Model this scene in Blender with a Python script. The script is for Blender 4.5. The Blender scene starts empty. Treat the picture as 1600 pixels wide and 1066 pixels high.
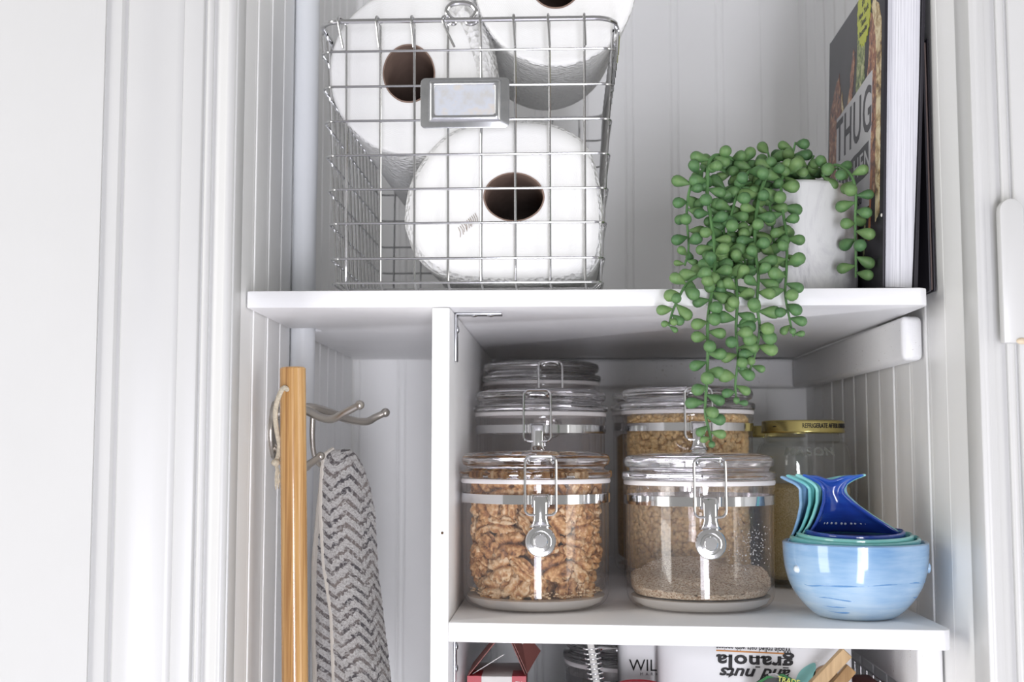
import bpy, bmesh, math, random
from mathutils import Vector, Matrix, Quaternion, noise
random.seed(7)
D, COL, SC = bpy.data, bpy.context.scene.collection, bpy.context.scene
PI = math.pi
sin, cos = math.sin, math.cos

# ---------------------------------------------------------------- camera, world, light, exposure
F = 1930.0                                   # focal length in pixels of a 1600 wide frame
PITCH = math.atan(167 / F)
YAW = math.atan(80 / F * cos(PITCH))
EYE = Vector((0, 0, 1.4))
cam = D.cameras.new('camera'); cam.sensor_width = 36; cam.lens = 36 * F / 1600
cam_o = D.objects.new('camera', cam); COL.objects.link(cam_o)
cam_o.location = EYE; cam_o.rotation_euler = (PI / 2 + PITCH, 0, YAW)
cam.clip_start = .02
cam.dof.use_dof = True; cam.dof.focus_distance = 1.06; cam.dof.aperture_fstop = 8.0
SC.camera = cam_o

world = D.worlds.new('world'); SC.world = world; world.use_nodes = True
bg = world.node_tree.nodes['Background']
bg.inputs[0].default_value = (1.0, .985, .96, 1); bg.inputs[1].default_value = .30

def area(name, loc, target, w, h, power, color):
    l = D.lights.new(name, 'AREA'); l.shape = 'RECTANGLE'; l.size = w; l.size_y = h
    l.energy = power; l.color = color
    o = D.objects.new(name, l); COL.objects.link(o); o.location = loc
    o.rotation_euler = (Vector(target) - Vector(loc)).to_track_quat('-Z', 'Y').to_euler()
    return o
area('window_light', (.42, -3.0, .66), (.03, 1.2, 1.45), .55, 1.3, 48, (.92, .92, 1.0))
area('low_fill_light', (.10, -.75, .60), (.03, 1.2, 1.40), .34, 1.15, 11.5, (.90, .90, 1.0))  # added low fill to brighten the shelf undersides, no known source there
area('left_window_light', (-2.15, -.15, 1.35), (.10, 1.2, 1.38), .80, 2.4, 29, (1.0, .985, .95))
area('right_window_light', (2.15, -.15, 1.2), (-.05, 1.2, 1.38), .80, 2.2, 12, (1.0, .985, .95))

SC.view_settings.view_transform = 'Standard'; SC.view_settings.look = 'None'
SC.view_settings.gamma = 1; SC.view_settings.use_curve_mapping = False
SC.view_settings.exposure = 0.22
cy = SC.cycles
cy.max_bounces = 16; cy.diffuse_bounces = 8; cy.glossy_bounces = 6
cy.transmission_bounces = 12; cy.transparent_max_bounces = 48
cy.use_denoising = True; cy.sample_clamp_indirect = 6
cy.blur_glossy = .3

# ---------------------------------------------------------------- helpers
_r = Vector((cos(YAW), sin(YAW), 0))
_f = Vector((-sin(YAW) * cos(PITCH), cos(YAW) * cos(PITCH), sin(PITCH)))
_u = Vector((sin(YAW) * sin(PITCH), -cos(YAW) * sin(PITCH), cos(PITCH)))
def at(px, py, Y):
    """the point in the vertical plane y = Y that was measured at that pixel of the photograph"""
    d = _r * ((px - 800) / F) + _u * ((533 - py) / F) + _f
    return EYE + d * (Y / d.y)

class MB:
    """collects shapes; build() links them as one mesh object"""
    def __init__(s): s.v = []; s.f = []; s.sharp = []; s.uv = None
    def add(s, vs, fs):
        n = len(s.v); s.v += [Vector(v) for v in vs]
        s.f += [tuple(i + n for i in f) for f in fs]; return s
    def box(s, lo, hi, bev=0, seg=2):
        bm = bmesh.new(); bmesh.ops.create_cube(bm, size=1)
        lo, hi = Vector(lo), Vector(hi); c = (lo + hi) / 2; e = hi - lo
        for v in bm.verts: v.co = Vector((v.co.x * e.x, v.co.y * e.y, v.co.z * e.z)) + c
        if bev: bmesh.ops.bevel(bm, geom=bm.edges[:], offset=bev, segments=seg, affect='EDGES', profile=.5)
        return s.bm(bm)
    def bm(s, bm):
        bm.verts.index_update()
        s.add([v.co.copy() for v in bm.verts], [[v.index for v in f.verts] for f in bm.faces]); bm.free(); return s
    def tube(s, pts, r, n=8, closed=False, cap=True, flat=1.0, up=None):
        pts = [Vector(p) for p in pts]; m = len(pts); rs = r if hasattr(r, '__len__') else [r] * m
        vs, fs = [], []; nrm = None
        for i, p in enumerate(pts):
            a = pts[(i - 1) % m] if (closed or i) else p; b = pts[(i + 1) % m] if (closed or i < m - 1) else p
            t = (b - a).normalized()
            if nrm is None:
                nrm = Vector(up) if up else (Vector((0, 0, 1)) if abs(t.z) < .9 else Vector((1, 0, 0)))
            nrm = (nrm - t * nrm.dot(t)).normalized(); bi = t.cross(nrm)
            for k in range(n):
                an = 2 * PI * k / n
                vs.append(p + (nrm * cos(an) * flat + bi * sin(an)) * rs[i])
        for i in range(m if closed else m - 1):
            j = (i + 1) % m
            for k in range(n):
                l = (k + 1) % n
                fs.append((i * n + k, j * n + k, j * n + l, i * n + l))
        if cap and not closed:
            fs.append(tuple(range(n))); fs.append(tuple((m - 1) * n + k for k in reversed(range(n))))
        return s.add(vs, fs)
    def lathe(s, prof, n=48, c=(0, 0, 0), closed=False):
        c = Vector(c); vs, fs, rows = [], [], []
        for r, z in prof:
            if r < 1e-6: rows.append([len(vs)]); vs.append(c + Vector((0, 0, z)))
            else:
                rows.append(list(range(len(vs), len(vs) + n)))
                vs += [c + Vector((r * cos(2 * PI * k / n), r * sin(2 * PI * k / n), z)) for k in range(n)]
        m = len(rows)
        for i in range(m if closed else m - 1):
            a, b = rows[i], rows[(i + 1) % m]
            for k in range(n):
                l = (k + 1) % n
                if len(a) == 1 and len(b) == 1: break
                if len(a) == 1: fs.append((a[0], b[l], b[k]))
                elif len(b) == 1: fs.append((a[k], a[l], b[0]))
                else: fs.append((a[k], a[l], b[l], b[k]))
        return s.add(vs, fs)
    def prism(s, poly, z0, z1, M=None, bev=0):
        bm = bmesh.new(); vs = [bm.verts.new((x, y, z0)) for x, y in poly]
        f = bm.faces.new(vs); r = bmesh.ops.extrude_face_region(bm, geom=[f])
        for v in r['geom']:
            if isinstance(v, bmesh.types.BMVert): v.co.z = z1
        bmesh.ops.recalc_face_normals(bm, faces=bm.faces[:])
        if bev: bmesh.ops.bevel(bm, geom=bm.edges[:], offset=bev, segments=2, affect='EDGES', profile=.5)
        if M is not None: bm.transform(M)
        return s.bm(bm)
    def ball(s, c, r, sub=2, scale=(1, 1, 1)):
        bm = bmesh.new(); bmesh.ops.create_icosphere(bm, subdivisions=sub, radius=r)
        for v in bm.verts: v.co = Vector((v.co.x * scale[0], v.co.y * scale[1], v.co.z * scale[2])) + Vector(c)
        return s.bm(bm)
    def grid(s, rows, closed_u=False):
        n = len(rows[0]); vs = [p for r in rows for p in r]; fs = []
        for i in range(len(rows) - 1):
            for k in range(n if closed_u else n - 1):
                l = (k + 1) % n
                fs.append((i * n + k, i * n + l, (i + 1) * n + l, (i + 1) * n + k))
        return s.add(vs, fs)
    def xf(s, M): s.v = [M @ v for v in s.v]; return s
    def mesh(s, name, mat=None, smooth=35):
        me = D.meshes.new(name); me.from_pydata([tuple(v) for v in s.v], [], s.f)
        bm = bmesh.new(); bm.from_mesh(me); bmesh.ops.recalc_face_normals(bm, faces=bm.faces[:]); bm.to_mesh(me); bm.free()
        if smooth:
            me.shade_smooth()
            if smooth < 180: me.set_sharp_from_angle(angle=math.radians(smooth))
        if mat: me.materials.append(mat)
        return me
    def build(s, name, mat, parent=None, smooth=35, loc=None):
        return link(name, s.mesh(name, mat, smooth), parent, loc)

def link(name, me, parent=None, loc=None, rot=None):
    o = D.objects.new(name, me); COL.objects.link(o)
    if parent is not None: o.parent = parent
    if loc is not None: o.location = loc
    if rot is not None: o.rotation_euler = rot
    return o
def tag(o, label, cat=None, group=None):
    o['label'] = label
    if cat: o['category'] = cat
    if group: o['group'] = group
    return o
def thing(name, label, cat, loc=(0, 0, 0), rotz=0, group=None):
    o = D.objects.new(name, None); COL.objects.link(o); o.empty_display_size = .02
    o.location = loc; o.rotation_euler = (0, 0, rotz); return tag(o, label, cat, group)
def struct(o): o['kind'] = 'structure'; return o
def stuff(o): o['kind'] = 'stuff'; return o
def copy_tree(o, parent=None):
    c = o.copy(); COL.objects.link(c)
    if parent is not None: c.parent = parent
    for ch in o.children: copy_tree(ch, c)
    return c
def spline(pts, n=6, closed=False):
    P = [Vector(p) for p in pts]; out = []; m = len(P)
    for i in range(m if closed else m - 1):
        p1, p2 = P[i], P[(i + 1) % m]
        p0 = P[i - 1] if (closed or i) else p1 * 2 - p2
        p3 = P[(i + 2) % m] if (closed or i + 2 < m) else p2 * 2 - p1
        for k in range(n):
            t = k / n
            out.append(.5 * (2 * p1 + (p2 - p0) * t + (2 * p0 - 5 * p1 + 4 * p2 - p3) * t * t + (3 * p1 - p0 - 3 * p2 + p3) * t ** 3))
    if not closed: out.append(P[-1])
    return out
def lerp(tab, t):
    for a, b in zip(tab, tab[1:]):
        if t <= b[0]:
            k = (t - a[0]) / (b[0] - a[0]); return [x + (y - x) * k for x, y in zip(a[1:], b[1:])]
    return list(tab[-1][1:])
def text_mb(txt, size, depth=.0004, weight=0, bend=None, shear=0, spacing=1, sx=1):
    cu = D.curves.new('lettering', 'FONT'); cu.body = txt; cu.size = size; cu.extrude = depth / 2
    cu.align_x = 'CENTER'; cu.align_y = 'CENTER'; cu.offset = weight; cu.shear = shear
    cu.space_character = spacing; cu.resolution_u = 3
    o = D.objects.new('lettering', cu); COL.objects.link(o)
    bpy.context.view_layer.update()
    me = D.meshes.new_from_object(o.evaluated_get(bpy.context.evaluated_depsgraph_get()))
    mb = MB(); mb.add([Vector((v.co.x * sx, v.co.y, v.co.z)) for v in me.vertices], [list(p.vertices) for p in me.polygons])
    D.objects.remove(o); D.curves.remove(cu); D.meshes.remove(me)
    return mb

def fit(mb, w):
    lo, hi = min(v.x for v in mb.v), max(v.x for v in mb.v); k = w / (hi - lo)
    mb.v = [Vector(((v.x - (lo + hi) / 2) * k, v.y, v.z)) for v in mb.v]; return mb
# ---------------------------------------------------------------- materials
class NT:
    def __init__(s, name):
        s.m = D.materials.new(name); s.m.use_nodes = True; s.t = s.m.node_tree
        s.b = s.t.nodes['Principled BSDF']; s.out = s.t.nodes['Material Output']
    def n(s, kind, **kw):
        x = s.t.nodes.new(kind)
        for k, v in kw.items():
            if k.startswith('i_'):
                key = k[2:].replace('_', ' ')
                key = int(key) if key.isdigit() else key
                if isinstance(v, bpy.types.NodeSocket): s.t.links.new(v, x.inputs[key])
                else: x.inputs[key].default_value = v
            else: setattr(x, k, v)
        return x
    def l(s, a, b): s.t.links.new(a, b)
    def coord(s, which='Object', scale=(1, 1, 1), rot=(0, 0, 0)):
        c = s.n('ShaderNodeTexCoord'); m = s.n('ShaderNodeMapping'); m.inputs['Scale'].default_value = scale
        m.inputs['Rotation'].default_value = rot
        s.l(c.outputs[which], m.inputs[0]); return m.outputs[0]
    def noise(s, vec, scale, detail=3, rough=.55, dist=0):
        x = s.n('ShaderNodeTexNoise'); s.l(vec, x.inputs['Vector']); x.inputs['Scale'].default_value = scale
        x.inputs['Detail'].default_value = detail; x.inputs['Roughness'].default_value = rough; x.inputs['Distortion'].default_value = dist
        return x.outputs['Fac']
    def ramp(s, fac, stops, interp='LINEAR'):
        r = s.n('ShaderNodeValToRGB'); r.color_ramp.interpolation = interp; e = r.color_ramp.elements
        while len(e) < len(stops): e.new(.5)
        for k, (p, c) in zip(e, stops): k.position = p; k.color = (c[0], c[1], c[2], 1)
        s.l(fac, r.inputs[0]); return r.outputs[0]
    def math(s, op, a, b=0.0, c=0.0):
        x = s.n('ShaderNodeMath', operation=op)
        for i, v in enumerate((a, b, c)):
            if isinstance(v, bpy.types.NodeSocket): s.l(v, x.inputs[i])
            else: x.inputs[i].default_value = v
        return x.outputs[0]
    def bump(s, h, strength=.3, dist=.001):
        b = s.n('ShaderNodeBump'); b.inputs['Strength'].default_value = strength; b.inputs['Distance'].default_value = dist
        s.l(h, b.inputs['Height']); s.l(b.outputs[0], s.b.inputs['Normal'])
    def set(s, color=None, rough=None, metal=None, **kw):
        if color is not None:
            if isinstance(color, bpy.types.NodeSocket): s.l(color, s.b.inputs['Base Color'])
            else: s.b.inputs['Base Color'].default_value = (*color, 1)
        if rough is not None:
            if isinstance(rough, bpy.types.NodeSocket): s.l(rough, s.b.inputs['Roughness'])
            else: s.b.inputs['Roughness'].default_value = rough
        if metal is not None: s.b.inputs['Metallic'].default_value = metal
        for k, v in kw.items(): s.b.inputs[k.replace('_', ' ')].default_value = v
        return s
def simple(name, color, rough=.5, metal=0, bump=0, scale=300, var=.0, vscale=40, **kw):
    t = NT(name); c = t.coord()
    if var:
        n = t.noise(c, vscale, 4)
        color = t.ramp(n, [(.3, [x * (1 - var) for x in color]), (.7, [min(1, x * (1 + var)) for x in color])])
    t.set(color, rough, metal, **kw)
    if bump: t.bump(t.noise(c, scale, 3), bump, .0006)
    return t.m

def paint(name, color, grain=(1, 1, .06), rough=.38, bump=.25, chips=False):
    t = NT(name); c = t.coord(scale=grain)
    n = t.noise(c, 160, 4, .6)
    if chips:
        g = t.coord(); k = t.noise(g, 22, 5, .7)
        col = t.ramp(k, [(.0, color), (.735, color), (.75, (.42, .33, .24))])
        t.set(col)
    else: t.set(t.ramp(t.noise(t.coord(), 9, 3), [(.3, [x * .975 for x in color]), (.7, color)]))
    t.set(None, rough); t.bump(n, bump, .0006); return t.m
M = {}
M['wall'] = paint('painted beadboard', (.92, .92, .91), (1, 1, .03), .36, .07)
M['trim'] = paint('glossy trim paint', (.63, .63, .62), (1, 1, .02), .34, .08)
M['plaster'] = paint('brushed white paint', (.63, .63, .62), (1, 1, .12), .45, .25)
M['shelf'] = paint('painted shelf board', (.86, .86, .865), (.08, 1, 1), .42, .35)
M['divider'] = paint('painted divider', (.88, .88, .88), (1, 1, .08), .42, .35)
def cleat_mat():
    t = NT('painted rough cleat'); c = t.coord()
    sp = t.noise(c, 420, 2, .5); big = t.noise(c, 55, 2)
    s = t.math('MULTIPLY', t.math('GREATER_THAN', sp, .70), t.math('GREATER_THAN', big, .52))
    col = t.ramp(s, [(.0, (.83, .83, .83)), (1, (.35, .29, .23))])
    t.set(col, .4); t.bump(t.noise(c, 240, 4, .7), .5, .0008); return t.m
M['cleat'] = cleat_mat()
M['pipe'] = simple('painted pipe', (.80, .82, .84), .3, bump=.3, scale=35)
M['chrome'] = simple('chrome wire', (.62, .62, .63), .16, 1)
M['steel'] = simple('polished steel', (.78, .78, .79), .10, 1)
M['zinc'] = simple('zinc bracket', (.62, .63, .65), .35, 1, var=.1, vscale=300)
M['nickel'] = simple('brushed nickel', (.50, .47, .43), .30, 1, bump=.05)
M['plate'] = simple('worn tin label holder', (.60, .61, .63), .24, 1, var=.07, vscale=120)
M['gasket'] = simple('white silicone gasket', (.80, .77, .76), .5)
M['card'] = None
def card():
    t = NT('faded label card'); c = t.coord()
    g = t.n('ShaderNodeTexGradient', gradient_type='SPHERICAL'); t.l(t.coord('Generated', (2.1, 0, 2.1)), g.inputs[0])
    n = t.noise(c, 90, 4)
    col = t.ramp(n, [(.25, (.56, .55, .53)), (.5, (.60, .63, .69)), (.75, (.68, .61, .52))]); t.set(col, .35, .2); return t.m
M['card'] = card()
def paper():
    t = NT('quilted kitchen paper'); c = t.coord(scale=(1, 1, 1))
    v = t.n('ShaderNodeTexVoronoi', feature='F1'); t.l(c, v.inputs['Vector']); v.inputs['Scale'].default_value = 230
    n = t.noise(c, 120, 4); h = t.math('ADD', v.outputs['Distance'], n)
    t.set((.84, .84, .83), .92); t.bump(h, 1.0, .0030); return t.m
M['paper'] = paper()
def paperface():
    t = NT('kitchen paper end grain'); c = t.coord()
    n = t.noise(t.coord(scale=(1, .3, 1)), 170, 5, .65)
    v = t.n('ShaderNodeVectorMath', operation='LENGTH'); t.l(c, v.inputs[0])
    w = t.math('SINE', t.math('MULTIPLY', t.math('ADD', v.outputs['Value'], t.math('MULTIPLY', t.noise(c, 40, 2), .006)), 4200))
    t.set((.85, .85, .835), .92); t.bump(t.math('ADD', n, t.math('MULTIPLY', w, .10)), .30, .0009); return t.m
M['paperface'] = paperface()
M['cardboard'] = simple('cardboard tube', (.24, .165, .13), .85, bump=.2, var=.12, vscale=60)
def bamboo():
    t = NT('varnished bamboo'); n = t.noise(t.coord(scale=(1, 1, .02)), 420, 4, .6); n2 = t.noise(t.coord(scale=(1, 1, .012)), 130, 3)
    col = t.ramp(t.math('ADD', t.math('MULTIPLY', n, .6), t.math('MULTIPLY', n2, .5)), [(.40, (.34, .16, .048)), (.54, (.54, .30, .105)), (.68, (.66, .41, .17))])
    t.set(col, .22, Coat_Weight=.4); return t.m
M['bamboo'] = bamboo()
def wood(name, a, b):
    t = NT(name); n = t.noise(t.coord(scale=(1, 1, .08)), 300, 4); t.set(t.ramp(n, [(.3, a), (.7, b)]), .6); return t.m
M['pegwood'] = wood('pale peg wood', (.38, .25, .12), (.52, .36, .19))
M['pegwood2'] = wood('amber peg wood', (.28, .16, .06), (.40, .24, .10))
M['cord'] = simple('jute cord', (.55, .49, .38), .95, bump=.8, scale=700, var=.2, vscale=500)
M['hole'] = simple('hole shade brown', (.10, .06, .03), .9)  # dark tone standing in for the shade inside uncut holes
def clear(name, tint, edge, ior=1.42, haze=0.0, body=(.86, .84, .83), rough=.03):
    t = NT(name); lw = t.n('ShaderNodeLayerWeight'); lw.inputs[0].default_value = .25
    col = t.ramp(lw.outputs['Facing'], [(.0, tint), (.55, tint), (.85, [(a + b) / 2 for a, b in zip(tint, edge)]), (1, edge)])
    tr = t.n('ShaderNodeBsdfTransparent'); t.l(col, tr.inputs[0])
    gl = t.n('ShaderNodeBsdfGlossy'); gl.inputs['Roughness'].default_value = rough; gl.inputs['Color'].default_value = (1, 1, 1, 1)
    lf_ = t.n('ShaderNodeLayerWeight'); lf_.inputs[0].default_value = .5; f0 = ((ior - 1) / (ior + 1)) ** 2
    fr = t.math('ADD', t.math('MULTIPLY', t.math('POWER', lf_.outputs['Facing'], 5), .55), f0)      # Schlick, both sides alike
    mx = t.n('ShaderNodeMixShader'); t.l(fr, mx.inputs[0]); t.l(tr.outputs[0], mx.inputs[1]); t.l(gl.outputs[0], mx.inputs[2])
    res = mx.outputs[0]
    if haze:  # even milky white mixed into the clear shader as haze
        df = t.n('ShaderNodeBsdfDiffuse'); df.inputs[0].default_value = (*body, 1)
        m2 = t.n('ShaderNodeMixShader'); m2.inputs[0].default_value = haze; t.l(res, m2.inputs[1]); t.l(df.outputs[0], m2.inputs[2]); res = m2.outputs[0]
    t.l(res, t.out.inputs[0]); t.t.nodes.remove(t.b); return t.m
M['acrylic'] = clear('clear acrylic', (.988, .983, .983), (.60, .56, .57), 1.45, .016)
def solid_clear(name, col, rough=.02):
    t = NT(name); t.set(col, rough, 0, Transmission_Weight=1.0, IOR=1.46); return t.m
M['acryliclid'] = solid_clear('clear acrylic lid', (.93, .91, .92), .04)
M['acrylicbase'] = clear('thick acrylic base', (.85, .83, .82), (.6, .57, .57), 1.45, .62, (.88, .85, .81), .1)  # milky share stands in for light refracted in the thick base
M['glass'] = clear('jar glass', (.965, .97, .96), (.62, .64, .60), 1.5, .012)
M['glasstext'] = clear('embossed glass', (.72, .75, .70), (.30, .32, .28), 1.6, .12)
M['gold'] = simple('gold lacquered lid', (.62, .52, .20), .22, 1)
M['ink'] = simple('dark print', (.014, .013, .014), .7)
M['inkgrey'] = simple('grey print', (.10, .10, .11), .6)
def walnut():
    t = NT('walnut kernel'); c = t.coord(); oi = t.n('ShaderNodeObjectInfo'); ge = t.n('ShaderNodeNewGeometry')
    n = t.math('ADD', t.noise(c, 130, 5, .65), t.math('MULTIPLY', t.math('SUBTRACT', oi.outputs['Random'], .5), .20))
    n = t.math('ADD', n, t.math('MULTIPLY', t.math('SUBTRACT', ge.outputs['Pointiness'], .5), 2.2))     # pale cut ridges; shade of the folds darkened into the colour
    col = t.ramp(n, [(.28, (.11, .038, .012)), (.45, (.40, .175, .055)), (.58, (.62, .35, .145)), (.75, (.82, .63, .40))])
    t.set(col, .5); t.bump(t.noise(c, 420, 4, .7), .6, .0010); return t.m
M['walnut'] = walnut()
def crumbs():
    t = NT('nut meal'); c = t.coord(); n = t.noise(c, 620, 3, .7); k = t.noise(c, 300, 3, .6)
    col = t.ramp(n, [(.37, (.26, .10, .05)), (.43, (.56, .41, .27)), (.54, (.72, .59, .44)), (.63, (.84, .76, .64))])
    t.set(col, .9); t.bump(t.math('ADD', n, k), .9, .002); return t.m
M['crumbs'] = crumbs()
M['kernel'] = simple('popcorn kernel', (.82, .58, .28), .35, var=.24, vscale=170)
def grain():
    t = NT('fine yellow grain'); c = t.coord(); n = t.noise(c, 800, 2, .6)
    t.set(t.ramp(n, [(.3, (.40, .29, .12)), (.55, (.62, .50, .27)), (.75, (.74, .64, .42))]), .8); t.bump(n, .8, .0012); return t.m
M['grain'] = grain()
M['tan'] = simple('tan grain', (.42, .29, .14), .8, bump=.8, scale=500, var=.3, vscale=300)
M['beans'] = simple('dark beans', (.035, .012, .012), .5, bump=.6, scale=200, var=.4, vscale=150)
def glaze(name, a, b, c3, zlo, zhi):
    t = NT(name); co = t.n('ShaderNodeTexCoord'); s = t.n('ShaderNodeSeparateXYZ'); t.l(co.outputs['Object'], s.inputs[0])
    g = t.n('ShaderNodeMapRange'); g.inputs['From Min'].default_value = zlo; g.inputs['From Max'].default_value = zhi; t.l(s.outputs['Z'], g.inputs[0])
    n = t.noise(t.coord(scale=(.35, .35, 2.4)), 75, 4, .6); n2 = t.noise(t.coord(), 28, 2)
    f = t.math('ADD', t.math('MULTIPLY', g.outputs[0], .55), t.math('ADD', t.math('MULTIPLY', t.math('SUBTRACT', n, .5), .75), t.math('MULTIPLY', t.math('SUBTRACT', n2, .25), .7)))
    t.set(t.ramp(f, [(.0, a), (.45, b), (.95, c3)]), .12, Coat_Weight=.5); return t.m
M['blue1'] = glaze('pale blue glaze', (.58, .70, .79), (.34, .51, .70), (.16, .33, .58), 0, .062)
M['teal2'] = glaze('teal glaze', (.20, .55, .56), (.16, .50, .52), (.26, .62, .60), 0, .12)
M['teal3'] = glaze('mint teal glaze', (.14, .50, .50), (.22, .60, .57), (.34, .70, .66), 0, .12)
M['navy4'] = glaze('cobalt glaze', (.016, .035, .22), (.018, .055, .33), (.035, .14, .50), .03, .12)
M['blueline'] = simple('blue glaze line', (.13, .29, .55), .2)
M['whitedot'] = simple('white glaze dot', (.72, .80, .88), .3)
M['pot'] = None
def marble():
    t = NT('grey white marble'); c = t.coord(scale=(1, 1, .45)); n = t.noise(c, 24, 6, .65, 1.2)
    t.set(t.ramp(n, [(.34, (.50, .49, .51)), (.45, (.74, .73, .74)), (.56, (.84, .835, .83))]), .45); return t.m
M['pot'] = marble()
M['soil'] = simple('potting soil', (.07, .05, .035), .95, bump=1, scale=300, var=.4)
def leafm():
    t = NT('powdery green leaf'); c = t.coord(); oi = t.n('ShaderNodeObjectInfo')
    n = t.math('ADD', t.math('MULTIPLY', t.noise(c, 110, 3), .8), t.math('MULTIPLY', oi.outputs['Random'], .38))
    t.set(t.ramp(n, [(.25, (.05, .135, .055)), (.5, (.098, .21, .075)), (.85, (.18, .29, .10))]), .55, Subsurface_Weight=.08)
    t.b.inputs['Subsurface Radius'].default_value = (.002, .004, .001); return t.m
M['leaf'] = leafm()
M['stem'] = simple('green stem', (.10, .22, .075), .6, var=.2)
M['cover'] = simple('black book cover', (.026, .024, .030), .38, bump=.05, Specular_IOR_Level=.25)
def pages():
    t = NT('page edges'); n = t.noise(t.coord(scale=(1, .01, .006)), 900, 4, .8)
    t.set(t.ramp(n, [(.3, (.40, .40, .43)), (.5, (.72, .72, .76)), (.7, (.80, .80, .83))]), .8); return t.m
M['pages'] = pages()
M['labelwhite'] = simple('printed grey white panel', (.52, .52, .54), .45)
M['sticker'] = simple('lime sticker', (.48, .52, .06), .45)
def food(name, stops, sc=120):
    t = NT(name); n = t.noise(t.coord(), sc, 5, .7, .6); t.set(t.ramp(n, stops), .4); return t.m
M['foodred'] = food('printed roast filling', [(.36, (.03, .012, .01)), (.46, (.20, .06, .03)), (.55, (.38, .15, .06)), (.64, (.55, .40, .24))])
M['foodtan'] = food('printed tortilla', [(.38, (.12, .06, .02)), (.46, (.46, .31, .12)), (.56, (.76, .66, .42))], 70)
M['foodgreen'] = food('printed greens', [(.38, (.03, .06, .015)), (.5, (.20, .25, .07)), (.62, (.50, .50, .26))], 140)
M['foodorange'] = food('printed carrot', [(.3, (.30, .07, .02)), (.6, (.55, .2, .05))], 140)
M['bagwhite'] = simple('matte white pouch', (.62, .62, .62), .45, bump=.25, scale=25)
M['bagwhite2'] = simple('white pouch', (.70, .70, .70), .45, bump=.25, scale=30)
M['orangeink'] = simple('orange print', (.42, .17, .03), .6)
M['tealink'] = simple('teal print', (.20, .46, .44), .6)
M['brownink'] = simple('brown print', (.24, .14, .07), .6)
M['red'] = simple('red carton', (.42, .012, .025), .4)
M['cartonwhite'] = simple('white carton', (.72, .70, .66), .5)
M['kraft'] = simple('brownish red carton flap', (.24, .085, .07), .6)
M['blackplastic'] = simple('black plastic', (.02, .02, .022), .3)
M['blackpouch'] = simple('black pouch', (.012, .016, .012), .28, bump=.4, scale=40)
M['greenfoil'] = simple('green foil', (.03, .16, .05), .3)
M['yellowink'] = simple('lime print', (.40, .42, .06), .5)
M['brick'] = simple('brick red packet', (.16, .035, .025), .5, var=.3)
M['floor'] = simple('pale painted floor', (.74, .72, .78), .5, var=.08)
def towel():
    t = NT('chevron terry'); u = t.n('ShaderNodeUVMap'); s = t.n('ShaderNodeSeparateXYZ'); t.l(u.outputs[0], s.inputs[0])
    wob = t.math('MULTIPLY', t.math('SUBTRACT', t.noise(u.outputs[0], 260, 3), .5), .0075)
    tri = t.math('PINGPONG', t.math('ADD', s.outputs[0], wob), .0140)
    v = t.math('ADD', s.outputs[1], t.math('MULTIPLY', tri, -.85)); v = t.math('ADD', v, wob)
    fr = t.math('FRACT', t.math('MULTIPLY', v, 1 / .0112))
    sel = t.math('LESS_THAN', fr, .40)
    dash = t.noise(u.outputs[0], 330, 3, .7); on = t.math('MULTIPLY', sel, t.ramp(dash, [(.38, (.15,) * 3), (.52, (1,) * 3)]))
    tone = t.ramp(t.noise(u.outputs[0], 520, 3, .7), [(.36, (.46, .43, .41)), (.5, (.70, .68, .66)), (.64, (.80, .79, .77))])
    dk = t.ramp(t.noise(u.outputs[0], 45, 2), [(.40, (.075, .065, .075)), (.60, (.27, .225, .205))])
    mx = t.n('ShaderNodeMix', data_type='RGBA'); t.l(on, mx.inputs[0]); t.l(tone, mx.inputs[6]); t.l(dk, mx.inputs[7])
    t.set(mx.outputs[2], .98); t.b.inputs['Sheen Weight'].default_value = .25
    t.bump(t.noise(t.coord(), 900, 3, .8), .9, .003); return t.m
M['towel'] = towel()
M['hem'] = simple('cream towel hem', (.62, .58, .52), .95, bump=.8, scale=900)

# ---------------------------------------------------------------- the setting
ZU, ZUB = 1.5287, 1.5145              # upper shelf top / underside
ZL, ZLB = 1.2625, 1.2470              # lower shelf top / underside
ZF = 1.075                            # top of the board under the frame
BACK = 1.600
def plank_mesh(w, z0, z1):
    b = .0042; th = .008                                           # flat board, bead between two grooves at its right edge
    prof = [(0, 0), (.0004, .0008), (.0014, .0012)]
    prof += [(w - 2 * b - .0034, .0012), (w - 2 * b - .0022, .0008), (w - 2 * b - .0016, -.0012)]
    for k in range(7):
        a = PI - PI * k / 6; prof.append((w - b - .001 + b * cos(a) * .95, .0012 * sin(a) + -.0004))
    prof += [(w - .0008, -.0012), (w, -.0012), (w, -th), (0, -th)]
    mb = MB(); n = len(prof)
    mb.add([(x, y, z0) for x, y in prof] + [(x, y, z1) for x, y in prof],
           [(i, (i + 1) % n, (i + 1) % n + n, i + n) for i in range(n)] + [tuple(range(n)), tuple(range(2 * n - 1, n - 1, -1))])
    return mb.mesh('plank', M['wall'], 8)
def bead_wall(name, a, b, w, offset, z0=0, z1=2.2):
    """wall from plan point a to b (surface to the left of the run seen from above), clad in beaded planks"""
    a, b = Vector((*a, 0)), Vector((*b, 0)); run = (b - a); L = run.length; ang = math.atan2(run.y, run.x)
    root = struct(MB().box((0, -.030, z0), (L, -.0085, z1)).build(name, M['wall'], smooth=0))
    root.location = a; root.rotation_euler = (0, 0, ang)
    me = plank_mesh(w, z0, z1); x = offset
    while x < L:
        if x >= -.0005 and x + w <= L + .0005:
            link('plank', me, root, (x, random.uniform(-.0003, .0003), 0))
        else:
            lo, hi = max(0, x), min(L, x + w)
            if hi - lo > .004:
                MB().box((lo, -.008, z0), (hi, .0010, z1)).build('plank', M['wall'], root, smooth=0)
        x += w
    return root
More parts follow.
